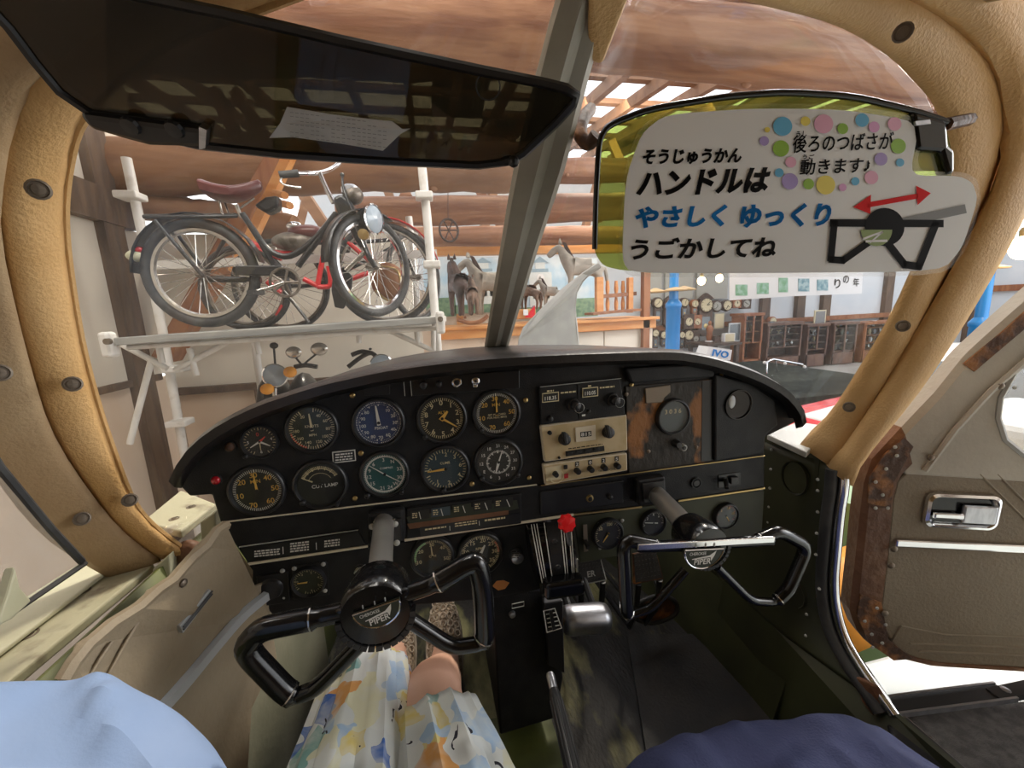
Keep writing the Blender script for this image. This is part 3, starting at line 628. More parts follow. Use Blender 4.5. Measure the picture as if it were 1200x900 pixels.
# ================================================================ INSTRUMENT PANEL
YP = .63
def pp(x, y, o=0.): return U(x, y, Y=YP-o)
P = thing('instrument_panel', U(600,700,Y=.66), 'black aircraft instrument panel full of round dials and radios', 'instrument panel')
top_edge = [(201,560),(212,540),(230,518),(260,496),(300,476),(340,462),(380,450),(420,441),(460,433),(540,423),(620,417),(720,413),(783,412),(812,415),(847,423),(889,438),(921,457),(938,478),(942,492)]
E_ = resample(smooth_path([U(x,y,Y=.598) for x,y in top_edge]), 48)
rows = [[], [], [], [], []]
for p in E_:
    s = (p.x-.153)/.56; yb = .955-.33*min(1,s*s)
    rows[0].append(p+Vector((0,.012,-.018))); rows[1].append(p+Vector((0,-.001,-.011))); rows[2].append(p+Vector((0,-.002,-.003)))
    rows[3].append(p+Vector((0,.008,.0))); rows[4].append(Vector((p.x,max(yb,p.y+.02),p.z-.016)))
MB().grid(rows).build('glareshield', M['glare'], P, smooth=True, solid=.004, soff=1)
up = [(203,562),(214,545),(232,522),(262,501),(302,481),(342,467),(382,455),(422,446),(462,439),(540,429),(620,424),(720,420),(783,419),(812,422),(845,430),(885,445),(915,463),(930,480),(934,494),(902,510),(897,512),(896,535),(630,569),(258,613),(248,580),(222,582)]
MB().prism([pp(x,y) for x,y in up], (0,.02,0)).build('upper_panel', M['black'], P, bevel=.003)
ms = [(258,613),(630,569),(896,535),(896,573),(735,596),(474,634),(291,661)]
MB().prism([pp(x,y,.004) for x,y in ms], (0,.024,0)).build('switch_panel', M['black'], P, bevel=.002)
lo = [(286,662),(474,635),(640,611),(640,690),(575,702),(462,712),(325,728),(300,700)]
MB().prism([pp(x,y,-.004) for x,y in lo], (0,.02,0)).build('lower_panel', M['black'], P, bevel=.003)
lr = [(672,606),(735,597),(896,574),(893,630),(790,640),(680,660)]
MB().prism([pp(x,y,-.002) for x,y in lr], (0,.02,0)).build('lower_right_panel', M['olive'], P, bevel=.002)
def trimline(a, b, w=.0022, m='tanlight', o=.006):
    MB().bar(pp(*a,o), pp(*b,o), .002, w).build('trim_line', M[m], P)
trimline((260,612),(629,568),.0018); trimline((634,569),(896,534),.0015,'brass'); trimline((291,661),(431,640),.0035); trimline((474,633),(672,603),.0042); trimline((672,603),(752,594),.003,'brass'); trimline((795,587),(896,572),.003,'brass')
trimline((280,641),(420,621),.001,'steelgrey'); 
def groove(x): pass
def plate(name, px, o0, o1, m, parent=P, bevel=.0015, label=None):
    return MB().prism([pp(x,y,o1) for x,y in px], (0,o1-o0,0)).build(name, M[m], parent, bevel=bevel, label=label)
def pscrew(px, py, o=.001, r=.0035, m='brass', parent=P): return screw(parent, pp(px,py,o), (0,-1,0), r, m)
for x, y in ((413,463),(616,469),(423,531),(416,584),(553,567),(620,560),(740,451),(845,440),(864,529),(900,492)): pscrew(x,y)
# gauge maker ------------------------------------------------------------------
def gauge(px, py, rp, name, label, face='dial', ink='white', nums=(), ticks=(), needles=(), words=(), numh=.2, numr=.72, half=False, tickr=(.84,.97), flange=True, o=0., bold=.01, arcs=(), knob=None, ring=None):
    c = pp(px,py,o); r = ((pp(px+rp,py,o)-c).length+(pp(px,py-rp,o)-c).length)/2
    F = frame(c, (1,0,0), (0,0,1)); tl = .045
    prof = [(r*1.2,-.003),(r*1.19,.003),(r*1.13,.0065),(r*1.06,.007),(r*1.0,.0015)]
    g = MB().lathe(prof, F, 36).build(name, M['plastic'], P, smooth=True, label=label)
    MB().lathe([(r*1.02,.0012),(r*.5,.0012),(.0001,.0012)], F, 36).build('dial_face', M[face], g)
    mk = MB(); cols = [M['white'],M['creamprint'],M['orangeprint'],M['redprint'],M['greenprint']]; ci = dict(white=0,cream=1,orange=2,red=3,green=4)
    def pol(a, rad): a = math.radians(a); return rad*r*math.sin(a), rad*r*math.cos(a)
    def seg(a, r0, r1, wd, i, z=.0017):
        x0,y0 = pol(a,r0); x1,y1 = pol(a,r1); nx,ny = y1-y0,-(x1-x0); L = math.hypot(nx,ny); nx*=wd*r/L/2; ny*=wd*r/L/2
        mk.add([F@Vector((x0+nx,y0+ny,z)),F@Vector((x1+nx,y1+ny,z)),F@Vector((x1-nx,y1-ny,z)),F@Vector((x0-nx,y0-ny,z))], [(0,1,2,3)], i)
    for a0, a1, n, big, col in ticks:
        for k in range(n+1):
            a = a0+(a1-a0)*k/n; B = big and k%big == 0
            seg(a, tickr[0]-(.06 if B else 0), tickr[1], .045 if B else .028, ci[col])
    for a0, a1, r0, r1, col in arcs:
        n = max(4, int(abs(a1-a0)/6))
        for k in range(n):
            q = [pol(a0+(a1-a0)*j/n, rad) for j, rad in ((k,r0),(k+1,r0),(k+1,r1),(k,r1))]
            mk.add([F@Vector((x,y,.0016)) for x,y in q], [(0,1,2,3)], ci[col])
    for s, a in nums:
        x, y = pol(a, numr); text_at(mk, s, F, x, y, numh*r, bold, .0018, ci[ink])
    for s, x, y, h, col in words: text_at(mk, s, F, x*r, y*r, h*r, bold, .0018, ci[col])
    if mk.v: mk.build('dial_markings', cols, g)
    for a, r0, r1, wd, col in needles:
        x0,y0 = pol(a,-r0); x1,y1 = pol(a,r1); nx,ny = y1-y0,-(x1-x0); L = math.hypot(nx,ny); nx*=wd*r/L/2; ny*=wd*r/L/2
        q = [(x0+nx,y0+ny),(x0-nx,y0-ny),(x1-nx*.4,y1-ny*.4),(x1+nx*.4,y1+ny*.4)]
        MB().prism([F@Vector((x,y,.0026)) for x,y in q], F.to_3x3()@Vector((0,0,.0008))).build('needle', cols[ci[col]], g)
    if needles: MB().lathe([(r*.07,.002),(r*.07,.004),(.0001,.0042)], F, 12).build('needle_hub', M['blacksat'], g)
    if ring: MB().lathe([(r*.86,.0018),(r*.92,.0018)], F, 36).build('dial_ring', M[ring], g)
    MB().lathe([(r*1.01,.0052),(.0001,.0052)], F, 30).build('glass', M['dialglass'], g)
    if knob:
        for kx, ky, kr in knob:
            kc = pp(px+kx,py+ky,o); MB().lathe([(kr,0),(kr,.008),(kr*.7,.0095),(.0001,.0098)], frame(kc,(1,0,0),(0,0,1)), 14).build('setting_knob', M['plastic'], g, smooth=True)
    return g
N7 = [('20',-52),('30',-5),('40',42),('50',88),('60',140),('70',200),('10',-105)]
gauge(305,517,18,'suction_gauge','small gauge with red and white marks','dial','white',[('4',80),('5',-90),('6',180)],[(-150,150,24,4,'cream')],[(-120,0,.7,.14,'white'),(120,0,.7,.14,'white'),(50,0,.5,.16,'red'),(180,.0,.6,.08,'cream')],[('0',-.08,.5,.26,'red')],knob=[(-15,16,.004)])
gauge(366,502,26,'airspeed_gauge','dark airspeed dial with cream needle pointing up','dialolive','cream',[(s,a) for s,a in (('40',30),('60',62),('80',95),('100',128),('120',160),('140',200),('160',232),('180',265),('20',-30))],[(10,330,48,4,'cream')],[(-3,.1,.72,.12,'cream')],[('KNOTS',0,.12,.13,'cream'),('MPH',0,-.3,.12,'cream')],numh=.14,numr=.68,arcs=[(200,260,.9,.96,'red')])
gauge(444,495,26,'manifold_gauge','blue dial with white numerals and needle','dialblue','white',[(s,a) for s,a in (('10',40),('20',68),('30',95),('40',122),('60',150),('70',178),('80',206),('90',234),('100',262),('90',290),('80',318))],[(-170,178,72,6,'white'),(-140,140,40,0,'white')],[(-4,.12,.8,.16,'white')],[('PSI',-.1,-.25,.13,'white'),('OAT',.2,-.25,.13,'white')],numh=.15,numr=.7,ring='dialblue')
gauge(518,490,25,'altimeter','altimeter with digits zero to nine and orange hands','dial','cream',[(str(k),36*k) for k in range(10)],[(0,354,60,0,'cream')],[(125,.0,.8,.11,'orange'),(40,.1,.42,.22,'orange')],[('ALT',0,.28,.14,'orange')],numh=.24,numr=.74,knob=[(-20,21,.0045)])
gauge(582,484,24,'clock_gauge','black minute dial with amber numerals beside the radios','dial','orange',N7,[(0,358,70,0,'white')],[(0,.1,.8,.1,'orange')],[('MIN',-.02,.42,.16,'orange'),('SET PLACARD',0,-.06,.1,'cream'),('FOR NUC MAG',0,-.2,.1,'cream')],numh=.22,knob=[(-18,19,.004)])
gauge(302,574,27,'minute_gauge','black minute dial with amber numerals at lower left','dial','orange',N7,[(0,358,70,0,'white')],[(-3,0,.82,.1,'orange')],[('MIN',-.02,.42,.17,'orange')],numh=.24)
gauge(376,567,26,'lamp_meter','arc scale meter reading CUT LAMP','dial','cream',[],[(-62,62,30,5,'cream'),],[(-62,-.35,.8,.06,'cream')],[('CUT LAMP',.18,-.08,.17,'white')],arcs=[(-62,62,.72,.75,'cream'),(-62,62,.52,.54,'cream')],tickr=(.75,.86),knob=[(-20,20,.004),(20,22,.003)])
gauge(451,555,24,'gyro_compass','green faced compass dial with white ring','dialgreen','white',[('6',-40),('3',0),('N',35),('33',75),('12',-95),('15',-125),('21',195),('24',165),('W',140),('30',110),('9',-70)],[(0,355,72,0,'white')],[(-52,0,.9,.05,'white'),(125,0,.9,.05,'white')],[('COMPASS',.1,.3,.1,'white')],numh=.18,ring='white',knob=[(20,20,.0035),(-20,24,.0045)])
gauge(522,549,24,'climb_gauge','dial with painted teal reflection and amber needle pointing left','dialteal','cream',[('1',-35),('2',5),('3',40),('0',-90),('6',80),('4',120),('2',170),('1',215)],[(-90,250,40,5,'cream')],[(-93,0,.85,.12,'orange')],[('CLIMB',0,.3,.12,'cream')],numh=.2,knob=[(-2,24,.004)])  # teal reflection is put into the face colour
gauge(584,541,24,'direction_gauge','black compass rose dial beside the radios','dial','white',[(s,30*k) for k,s in enumerate(('21','24','27','30','33','N','3','6','E','12','15','18'))],[(0,357,60,5,'white')],[(20,0,.6,.07,'white'),(197,0,.55,.14,'white')],[],numh=.15,numr=.8,tickr=(.5,.58),knob=[(22,14,.004),(-20,18,.0045)])
gauge(507,652,21,'fuel_gauge','half round dial ten to fifty with green arc','dial','cream',[('10',-105),('20',-55),('30',0),('40',50),('50',105)],[(-110,110,44,0,'cream')],[(-3,-.1,.85,.08,'cream')],[('GPH',0,.05,.14,'cream')],numh=.2,arcs=[(-100,-20,.86,.96,'green')])
gauge(563,648,22,'rpm_gauge','tachometer dial ten to thirty five','dial','cream',[('10',-75),('15',-30),('20',12),('25',50),('30',88),('35',128)],[(-110,150,52,4,'cream')],[(28,.5,.5,.2,'white')],[('RPM',-.05,.28,.14,'cream')],numh=.22,arcs=[(55,95,.88,.96,'red')])
gauge(362,681,16,'small_gauge','small dark gauge with amber needle on a screwed plate','dialolive','cream',[('2',-30),('3',20),('4',70),('5',120),('6',170),('1',-80)],[(-120,200,32,4,'cream')],[(-88,0,.75,.12,'orange')],[],numh=.16,o=-.002)
for x, y in ((331,669),(345,666),(379,661),(381,692),(333,700)): pscrew(x,y,-.003,.003,'steelgrey')
gauge(712,625,15,'pressure_gauge','pressure gauge with orange needle right of the throttle','dial','cream',[('100',10),('50',-50)],[(-120,120,24,4,'cream')],[(215,.1,.7,.12,'orange')],[],numh=.22,o=0)
for x, y in ((702,614),(729,610),(703,642)): pscrew(x,y,0,.003,'steelgrey')
gauge(765,612,12.5,'ammeter','small gauge with white needle behind the right yoke shaft','dial','white',[('2',-50),('4',0),('6',45)],[(-100,100,24,4,'white')],[(-80,.4,.8,.1,'white')],[],numh=.22,o=0)
gauge(850,604,12,'cylinder_gauge','small gauge with amber and red marks right of the yoke','dial','orange',[('5',-40),('10',20),('15',80)],[(-120,120,20,4,'red')],[(150,0,.6,.1,'orange')],[],numh=.22,o=0)
# warning lamps, placards, upper strip
def lamp(px, py, r, m, name, label): 
    F = frame(pp(px,py,0),(1,0,0),(0,0,1)); g = MB().lathe([(r*1.4,-.001),(r*1.4,.002),(r*1.1,.003)], F, 16).build(name, M['plastic'], P, smooth=True, label=label)
    MB().lathe([(r*1.1,.002),(r,.005),(r*.6,.007),(.0001,.0078)], F, 16).build('lens', M[m], g, smooth=True)
lamp(254,562,.0058,'redlamp','warning_lamp','bright red round warning lamp'); lamp(270,523,.006,'rustdark','unlit_lamp','dark unlit warning lamp')
def lines(px0, py0, px1, py1, n, slope, parent, o, m='white', seed=1, h=.5):
    """rows of tiny lettering too small to read, as short printed dashes"""
    rnd = random.Random(seed); mb = MB()
    for k in range(n):
        y = py0+(py1-py0)*(k+.5)/n; x = px0; hh = (py1-py0)/n*h/2
        while x < px1-1:
            wd = min(rnd.uniform(2,5), px1-x); ys = y+slope*(x-px0)
            mb.add([pp(x,ys-hh,o),pp(x+wd,ys-hh+slope*wd,o),pp(x+wd,ys+hh+slope*wd,o),pp(x,ys+hh,o)], [(0,1,2,3)]); x += wd+.9
    return mb.build('lettering', M[m], parent)
q = plate('placard', [(389,530),(416,527),(417,540),(390,543)], 0, .002, 'white', bevel=0); plate('placard_face', [(390.5,531),(415,528.3),(416,539),(391.2,541.8)], .002, .0026, 'blacksat', q, 0); lines(393,531.5,413,541,3,-.1,q,.003,seed=2)
q = plate('brass_placard', [(770,434),(809,431),(810,441),(771,444)], 0, .002, 'brass', bevel=0); lines(772,434.5,807,443,4,-.07,q,.0025,'ink',3)
plate('slot', [(426,447),(457,444),(457,462),(427,464)], 0, .0015, 'blacksat')
us = plate('switch_strip', [(483,443),(609,434),(609,455),(483,464)], 0, .003, 'blacksat', bevel=.001)
for x in (473,481): MB().bar(pp(x,446,.003), pp(x+1.5,464,.003), .001, .0015).build('edge_line', M['steelgrey'], P)
def knob(px, py, r, h, m, parent, o=.003, name='knob', n=16, prof=None):
    F = frame(pp(px,py,o),(1,0,0),(0,0,1))
    return MB().lathe(prof or [(r*1.1,0),(r,.3*h),(r*.95,.9*h),(r*.8,h),(.0001,h*1.02)], F, n).build(name, M[m], parent, smooth=True)
knob(496,451,.006,.008,'plastic',us); knob(514,450,.005,.007,'plastic',us)
k = knob(535,448,.0075,.004,'chrome',us,name='key_ring'); knob(535,448,.0048,.0045,'blacksat',k)
k = knob(557,446,.0065,.006,'chrome',us,name='key_switch'); plate('key_tab', [(554,449),(560,448.5),(560,454),(554,454.5)], .003, .008, 'chrome2', k); knob(557,446,.0025,.007,'blacksat',k)
# radio stack
dr = plate('comm_radio', [(632,454),(727,444),(733,487),(634,498)], 0, .008, 'black', label='black comm and nav radio at the top of the stack')
def dig(parent, s, a, b, t, o, m='white', bold=.02):
    mb = MB(); text_fit(mb, s, pp(*a,o), pp(*b,o), pp(*t,o), bold); mb.build('lettering', M[m], parent)
for x0, y0, x1, y1, s in ((635.5,461,655,472,'118.35'),(682.5,455,701,466,'110.05')):
    sl = -.1*(x1-x0)
    wn = plate('display', [(x0,y0),(x1,y0+sl),(x1,y1+sl),(x0,y1)], .008, .0095, 'creamprint', dr, 0)
    plate('display_face', [(x0+1,y0+1),(x1-1,y0+sl+1),(x1-1,y1+sl-1),(x0+1,y1-1)], .0095, .0099, 'dial', wn, 0)
    dig(wn, s, (x0+3,y1-2.5), (x1-3,y1-2.5+sl*.8), (x0+3,y0+4), .0103)
for x, y in ((671,474),(717,468)):
    k = knob(x,y,.011,.006,'plastic',dr,.008,'knob'); knob(x+2,y+.5,.0085,.012,'plastic',k,.012); MB().lathe([(.0085,.0238),(.0078,.0242)], frame(pp(x+2,y+.5,0),(1,0,0),(0,0,1)), 20).build('knob_rim', M['steelgrey'], k)
knob(644,490,.0045,.008,'plastic',dr,.008); knob(690,482,.003,.002,'blacksat',dr,.008); plate('tiny_label', [(682,486),(686,485.5),(686,487.5),(682,488)], .008, .0085, 'white', dr, 0)
for x0,y0,x1 in ((641,457,649),(657,459,676),(689,451,694),(703,453,720)): lines(x0,y0,x1,y0+3,1,-.1,dr,.0085,'creamprint',int(x0),.6)
MB().bar(pp(677,450,.0085), pp(679,492,.0085), .0015, .001).build('seam', M['blacksat'], dr)
MB().bar(pp(633,453.5,.0085), pp(728,443.5,.0085), .001, .001).build('edge_line', M['steelgrey'], dr)
tr = plate('tan_radio', [(633,499),(735,486),(736,528),(638,542)], 0, .010, 'tanlight', bevel=.003, label='tan automatic direction finder radio with two black knobs')
fc = plate('radio_face', [(634.5,500.5),(733.8,487.7),(734.5,527),(639.3,540.3)], .010, .0108, 'tan', tr, .0008)
dp = plate('display', [(674,501),(698,498),(698.5,515.5),(675,518.5)], .0108, .0125, 'tanlight', tr); plate('display_face', [(680,506.5),(693,505),(693.3,511),(680.3,512.5)], .0125, .013, 'dial', dp, 0)
dig(dp, '815', (681,511.6), (692.5,510.2), (681,507.4), .0134)
for x, y in ((661,514),(712,506)):
    k = knob(x,y,.0095,.010,'plastic',tr,.0108,'knob',20); plate('grip', [(x-2,y-7),(x+3,y-7),(x+5,y+7),(x+1,y+7)], .02, .027, 'plastic', k)
knob(644,507,.0035,.004,'blacksat',tr,.0108); knob(655,536,.0022,.003,'blacksat',tr,.0108)
kb = plate('push_button_row', [(663,529),(708,522.5),(708.5,528.5),(663.5,535)], .0108, .012, 'dial', tr, 0)
for i in range(4): plate('button', [(665+i*10.5,530-i*1.5),(671+i*10.5,529.2-i*1.5),(671+i*10.5,532.5-i*1.5),(665+i*10.5,533.3-i*1.5)], .012, .0145, 'plastic', kb, .0008)
lines(666,525,706,527,1,-.14,tr,.0112,'ink',5,.5)
xp = plate('transponder', [(636,545),(735,531),(735.5,551.5),(639,569)], 0, .010, 'tanlight', bevel=.002, label='tan transponder with four code knobs')
plate('transponder_face', [(637.3,546.2),(733.8,532.5),(734.2,550.6),(640,567.4)], .010, .0106, 'tan', xp, 0)
pl_ = plate('dial_plate', [(639,548),(658,545.3),(658.5,561),(640.5,564)], .0106, .0112, 'clockface', xp, 0); knob(650.5,555,.0045,.009,'plastic',pl_,.0112); MB().lathe([(.011,.0115),(.013,.0116)], frame(pp(650,555,0),(1,0,0),(0,0,1)), 24).build('dial_ring', M['creamprint'], pl_)
plate('switch', [(661,545.5),(665.5,545),(665.5,550),(661,550.7)], .0106, .014, 'plastic', xp); plate('lamp', [(661,556),(666,555),(666,560),(661.5,561)], .0106, .0115, 'redlamp', xp, 0)
for i, s in enumerate(('2','0','2','5')):
    x = 675.5+i*15.5; y = 545-i*2.1
    dg = plate('digit_window', [(x-1.5,y-3.5),(x+3,y-4.1),(x+3,y+1.4),(x-1.5,y+2)], .0106, .0113, 'dial', xp, 0); dig(dg, s, (x-.6,y+1), (x+2.2,y+.7), (x-.6,y-2.7), .0117)
    knob(x+.3,y+6,.005,.011,'plastic',xp,.0106)
mb = MB(); text_fit(mb, 'TRANSPONDER', pp(701,553.5,.011), pp(727,549.8,.011), pp(701,551,.011), .01); mb.build('lettering', M['ink'], xp)
# rusty side panel with its round instrument
rp = plate('rusty_panel', [(733,453),(838,444),(837,541),(737,556)], 0, .003, 'rustwood', label='flaking rusty brown sub panel right of the radios')
ov = plate('header_strip', [(733,432),(838,424),(838,442),(740,450)], .0, .014, 'black', bevel=.004)
plate('torn_plate', [(756,455),(786,451),(786,460),(779,466),(776,472),(757,473)], .003, .006, 'screw', rp)
for x, y in ((763,469),(734,462),(760,529),(816,524)): pscrew(x,y,.003,.003,'screw',rp)
gauge(788,488,17,'turn_indicator','small round indicator set in the rusty panel','dialteal','white',[],[],[],[('3 0 3 6',0,.35,.3,'cream')],o=.004)
knob(791,519,.007,.014,'plastic',rp,.003); k = knob(799,523.5,.0065,.008,'steelgrey',rp,.004); knob(799,523.5,.004,.0085,'blacksat',k,.005)
plate('deep_slot', [(823,446),(837,445),(836,539),(822,541)], .003, .0036, 'blacksat', rp, 0)
rb = plate('right_end_panel', [(838,438),(880,449),(908,468),(912,498),(900,508),(897,513),(896,532),(838,541)], 0, .010, 'black', bevel=.003)
F = frame(pp(865,474,.010),(1,0,0),(0,0,1)); rr_ = (pp(865,458)-pp(865,474)).length
h_ = MB().lathe([(rr_*1.1,0),(rr_*1.07,.003),(rr_*1.0,.003),(rr_*.96,.0006),(.0001,.0006)], F, 28).build('painted_vent_hole', M['blackgloss'], rb, smooth=True); MB().ball(pp(858,471,.0108), .007, .0012, .012).build('painted_vent_glint', M['striptrim'], h_, smooth=True)  # black disc paints the hole's dark, silver blob its bright reflection
# switch row
yb1 = plate('yoke_mount', [(430,602),(474,596),(476,634),(432,641)], .004, .022, 'black', bevel=.006)
fb = plate('shaft_flange', [(436,613),(470,608),(471,634),(437,640)], .022, .025, 'plastic', yb1); plate('flange_bar', [(437,611),(464,607.5),(464,610.5),(437,614)], .025, .028, 'chrome2', yb1)
for x, y in ((436,617),(463,614),(465,636)): pscrew(x,y,.025,.004,'steelgrey',yb1)
yb2 = plate('yoke_mount', [(747,563),(780,558),(782,588),(749,594)], .004, .022, 'black', bevel=.004); plate('shaft_flange', [(753,567),(779,563),(780,586),(755,590)], .022, .026, 'plastic', yb2)
cl = plate('meter_cluster', [(476,596),(611,578),(611,614),(476,632)], .004, .009, 'black', bevel=.002)
plate('cluster_window', [(476,606),(606,586),(608,596),(585,601),(480,615)], .009, .0095, 'dialolive', cl, 0)
plate('worn_edge', [(477,614),(596,598),(596,605),(480,620)], .009, .0098, 'rust', cl, 0)
for i in range(5):
    x = 492+i*24.5; y = 604-i*3.6
    m_ = plate('meter_face', [(x-11,y-4),(x+11,y-7.2),(x+11,y+3),(x-11,y+6)], .0095, .010, ('dial','dialteal','dialolive','dial','dial')[i], cl, 0)
    MB().bar(pp(x-1+i*1.2,y-4,.011), pp(x+1+i*1.6,y+4,.011), .001, .0012).build('needle', M['white'], m_); lines(x-9,y-3,x-3,y+4,3,-.13,m_,.0104,'creamprint',30+i,.5)
ps = plate('placard_strip', [(492,618),(610,601),(610,612),(493,629)], .009, .0102, 'blacksat', cl, 0)
lines(498,619.5,523,622,1,-.14,ps,.0106,'creamprint',11,.7); lines(533,612.5,559,618,2,-.14,ps,.0106,'creamprint',12,.5); lines(568,608.5,592,611.5,1,-.14,ps,.0106,'creamprint',13,.7)
for x, y in ((527,619),(561.5,613)): MB().bar(pp(x,y-2.5,.0106), pp(x+.3,y+2.5,.0106), .0008, .0014).build('divider', M['white'], ps)
pl2 = plate('placard_strip', [(282,643),(420,623),(428,638),(290,659)], .004, .0055, 'blacksat', P, 0)
lines(298,645,328,653.5,3,-.1,pl2,.006,'white',14,.6); lines(340,636,362,648,4,-.12,pl2,.006,'white',15,.6); lines(380,633,398,642,3,-.12,pl2,.006,'white',16,.6)
for x, y in ((331.5,645),(370.5,640)): MB().bar(pp(x,y-4,.006), pp(x+.4,y+4,.006), .0008, .0014).build('divider', M['white'], pl2)
gb = plate('blank_radio_slot', [(633,576),(731,563),(731,590),(634,604)], .004, .008, 'blacksat', bevel=.002)
k = knob(691,584,.0062,.003,'brass',gb,.008); knob(691,584,.0045,.0034,'blacksat',k,.008); knob(714,581.5,.0045,.008,'plastic',gb,.008)
knob(815,565.5,.0105,.004,'plastic',P,.004,prof=[(.0105,0),(.0105,.004),(.009,.004),(.0085,.001),(.006,.004),(.0001,.004)])
lv = plate('lever_slot', [(842,557),(868,553),(868,568),(842,572)], .004, .0055, 'blacksat'); MB().bar(pp(850,562,.006), pp(852,572,.025), .008, .008).build('lever', M['plastic'], lv, bevel=.002); plate('tag', [(857,560),(866,559),(866,567),(857,568)], .0055, .012, 'plastic', lv)
# lower panel details
kk = knob(605,650,.0115,.013,'alu',P,-.004,'primer_knob',20); lines(600,645,610,655,4,0,kk,.0095,'ink',22,.35)
knob(600,719,.006,.006,'alu',P,-.03,'push_knob')
ig = plate('magneto_switch', [(300,676),(338,670),(340,706),(302,712)], -.004, -.001, 'blacksat'); knob(318,690,.016,.006,'plastic',ig,-.001,'switch_dial',20)
plate('gauge_plate', [(342,664),(384,658),(386,697),(344,703)], -.004, -.0025, 'blacksat')
ky = knob(423,668,.010,.006,'chrome2',P,-.004,'ignition_lock'); plate('key', [(414,672),(428,662),(431,668),(418,680)], .002, .006, 'steelgrey', ky)
plate('flaked_spot', [(577,687),(582,681),(590,680),(597,683),(592,690),(584,692)], -.004, -.0035, 'orangewood', P, 0)
plate('slide_slot', [(683,615),(688,614.5),(689.5,646),(684.5,647)], .002, .003, 'screw', P); MB().bar(pp(686,634,.003), pp(689,642,.02), .006, .006).build('slide_lever', M['plastic'], P)
mb = MB(); text_fit(mb, 'MIXTURE', pp(674,648,.01), pp(677,620,.01), pp(671,647,.01), .01)
# ---------------------------------------------------------------- throttle quadrant
Q = thing('throttle_quadrant', U(652,700,Y=.60), 'black curved throttle quadrant with white striped slots', 'throttle')
prof = [(612,.628),(622,.605),(635,.588),(650,.578),(665,.574),(680,.578),(692,.59),(698,.628)]
def qx(x, y, t): return x+t
L_, R_ = [], []
for y, Y in prof:
    sh = (y-612)*.20
    L_.append(U(618+sh,y+3,Y=Y)); R_.append(U(671+sh*.3,y-4,Y=Y))
mb = MB().grid([L_, R_]); mb.grid([L_, [Vector((p.x,.63,p.z)) for p in L_]]); mb.grid([R_, [Vector((p.x,.63,p.z)) for p in R_]])
mb.build('housing', M['blackgloss'], Q, smooth=True)
for t, wd in ((.08,.0012),(.14,.0012),(.2,.0012),(.36,.0012),(.72,.0014),(.78,.001),(.9,.0012),(.95,.0012)):
    MB().tube([L_[i].lerp(R_[i],t)+Vector((0,-.0012,0)) for i in range(6)], wd*.7, 5).build('white_stripe', M['white'], Q)
MB().grid([[L_[i].lerp(R_[i],.40)+Vector((0,-.0008,0)) for i in range(6)], [L_[i].lerp(R_[i],.68)+Vector((0,-.0008,0)) for i in range(6)]]).build('slot_cover', M['plastic'], Q, solid=.001)
for i in (2,4): MB().lathe([(.005,0),(.004,.002),(.0001,.003)], axis_frame(L_[i].lerp(R_[i],.54)+Vector((0,-.001,0)),(0,-1,0)), 12).build('screw', M['plastic'], Q)
MB().bar(U(637,690,Y=.565), U(683,683,Y=.565), .028, .03).build('friction_bar', M['blackgloss'], Q, bevel=.008, segs=4)
kn = U(664,613,Y=.54); F = axis_frame(kn, (.1,-1,.25))
MB().tube([U(668,640,Y=.59), kn], .004, 8).build('mixture_lever', M['alu'], Q)
pts = []
mb = MB(); rws = []
for rr0, hh in ((.004,-.008),(.012,-.007),(.0145,-.003),(.0145,.004),(.012,.008),(.0001,.009)):
    rws.append([F @ Vector((rr0*(1 if k%2 else .84)*math.cos(2*PI*k/16), rr0*(1 if k%2 else .84)*math.sin(2*PI*k/16), hh)) for k in range(16)])
mb.grid(rws, closed=True); mb.build('mixture_knob', M['redknob'], Q, label='scalloped red mixture knob')
# ---------------------------------------------------------------- centre console, pedals, brake lever
CS = thing('centre_console', U(620,862,Z=-.89), 'matt black centre console box under the throttle', 'console')
MB().prism([U(576,692,Y=.665), U(650,690,Y=.665), U(660,795,Y=.655), U(652,842,Y=.65), U(586,862,Y=.65)], (0,.35,0)).build('box', M['black'], CS, bevel=.004)
MB().prism([U(638,708,Y=.64), U(660,704,Y=.64), U(662,790,Y=.64), U(642,780,Y=.64)], (0,.02,0)).build('switch_box', M['blacksat'], CS, bevel=.003)
hx_ = [(637,716),(650,713),(658,736),(641,741)]
MB().tube([U(x,y,Y=.638) for x,y in hx_], .0012, 5, closed=True).build('plate_outline', M['white'], CS)
for i in range(4): MB().bar(U(640+i*.8,720+i*5,Y=.638), U(652+i*1.2,717.5+i*5,Y=.638), .001, .0016).build('tick_mark', M['white'], CS)
MB().bar(U(645,715,Y=.637), U(649,737,Y=.637), .006, .006).build('slider', M['plastic'], CS)
MB().tube([U(x,y,Y=.655) for x,y in ((600,708),(614,705),(614,710),(600,713))], .0008, 5, closed=True).build('label_outline', M['white'], CS)
MB().box(U(618,885,Z=-.86), (.13,.16,.02)).build('access_plate', M['oliveb'], label='olive metal access plate in front of the console', cat='plate')
BL = thing('parking_brake_lever', U(668,900,Y=.45), 'black ribbed hand brake lever with silver tip', 'lever')
a, b = U(645,792,Y=.56), U(672,905,Y=.44); d = (b-a).normalized()
MB().tube([a+d*.02, a+d*.03, b, b+d*.1], [.0075,.0095,.0115,.0115], 14).build('grip', M['plastic'], BL, smooth=True)
for k in range(8):
    t = 2*PI*k/8; F = axis_frame(a, d); ofs = F.to_3x3() @ Vector((math.cos(t)*.0105,math.sin(t)*.0105,0))
    MB().tube([a+d*.035+ofs*.9, b+ofs*1.1], .0014, 5).build('rib', M['rubber'], BL)
MB().tube([a-d*.004, a, a+d*.021], [.006,.0075,.0072], 12).build('silver_tip', M['alu'], BL, smooth=True)
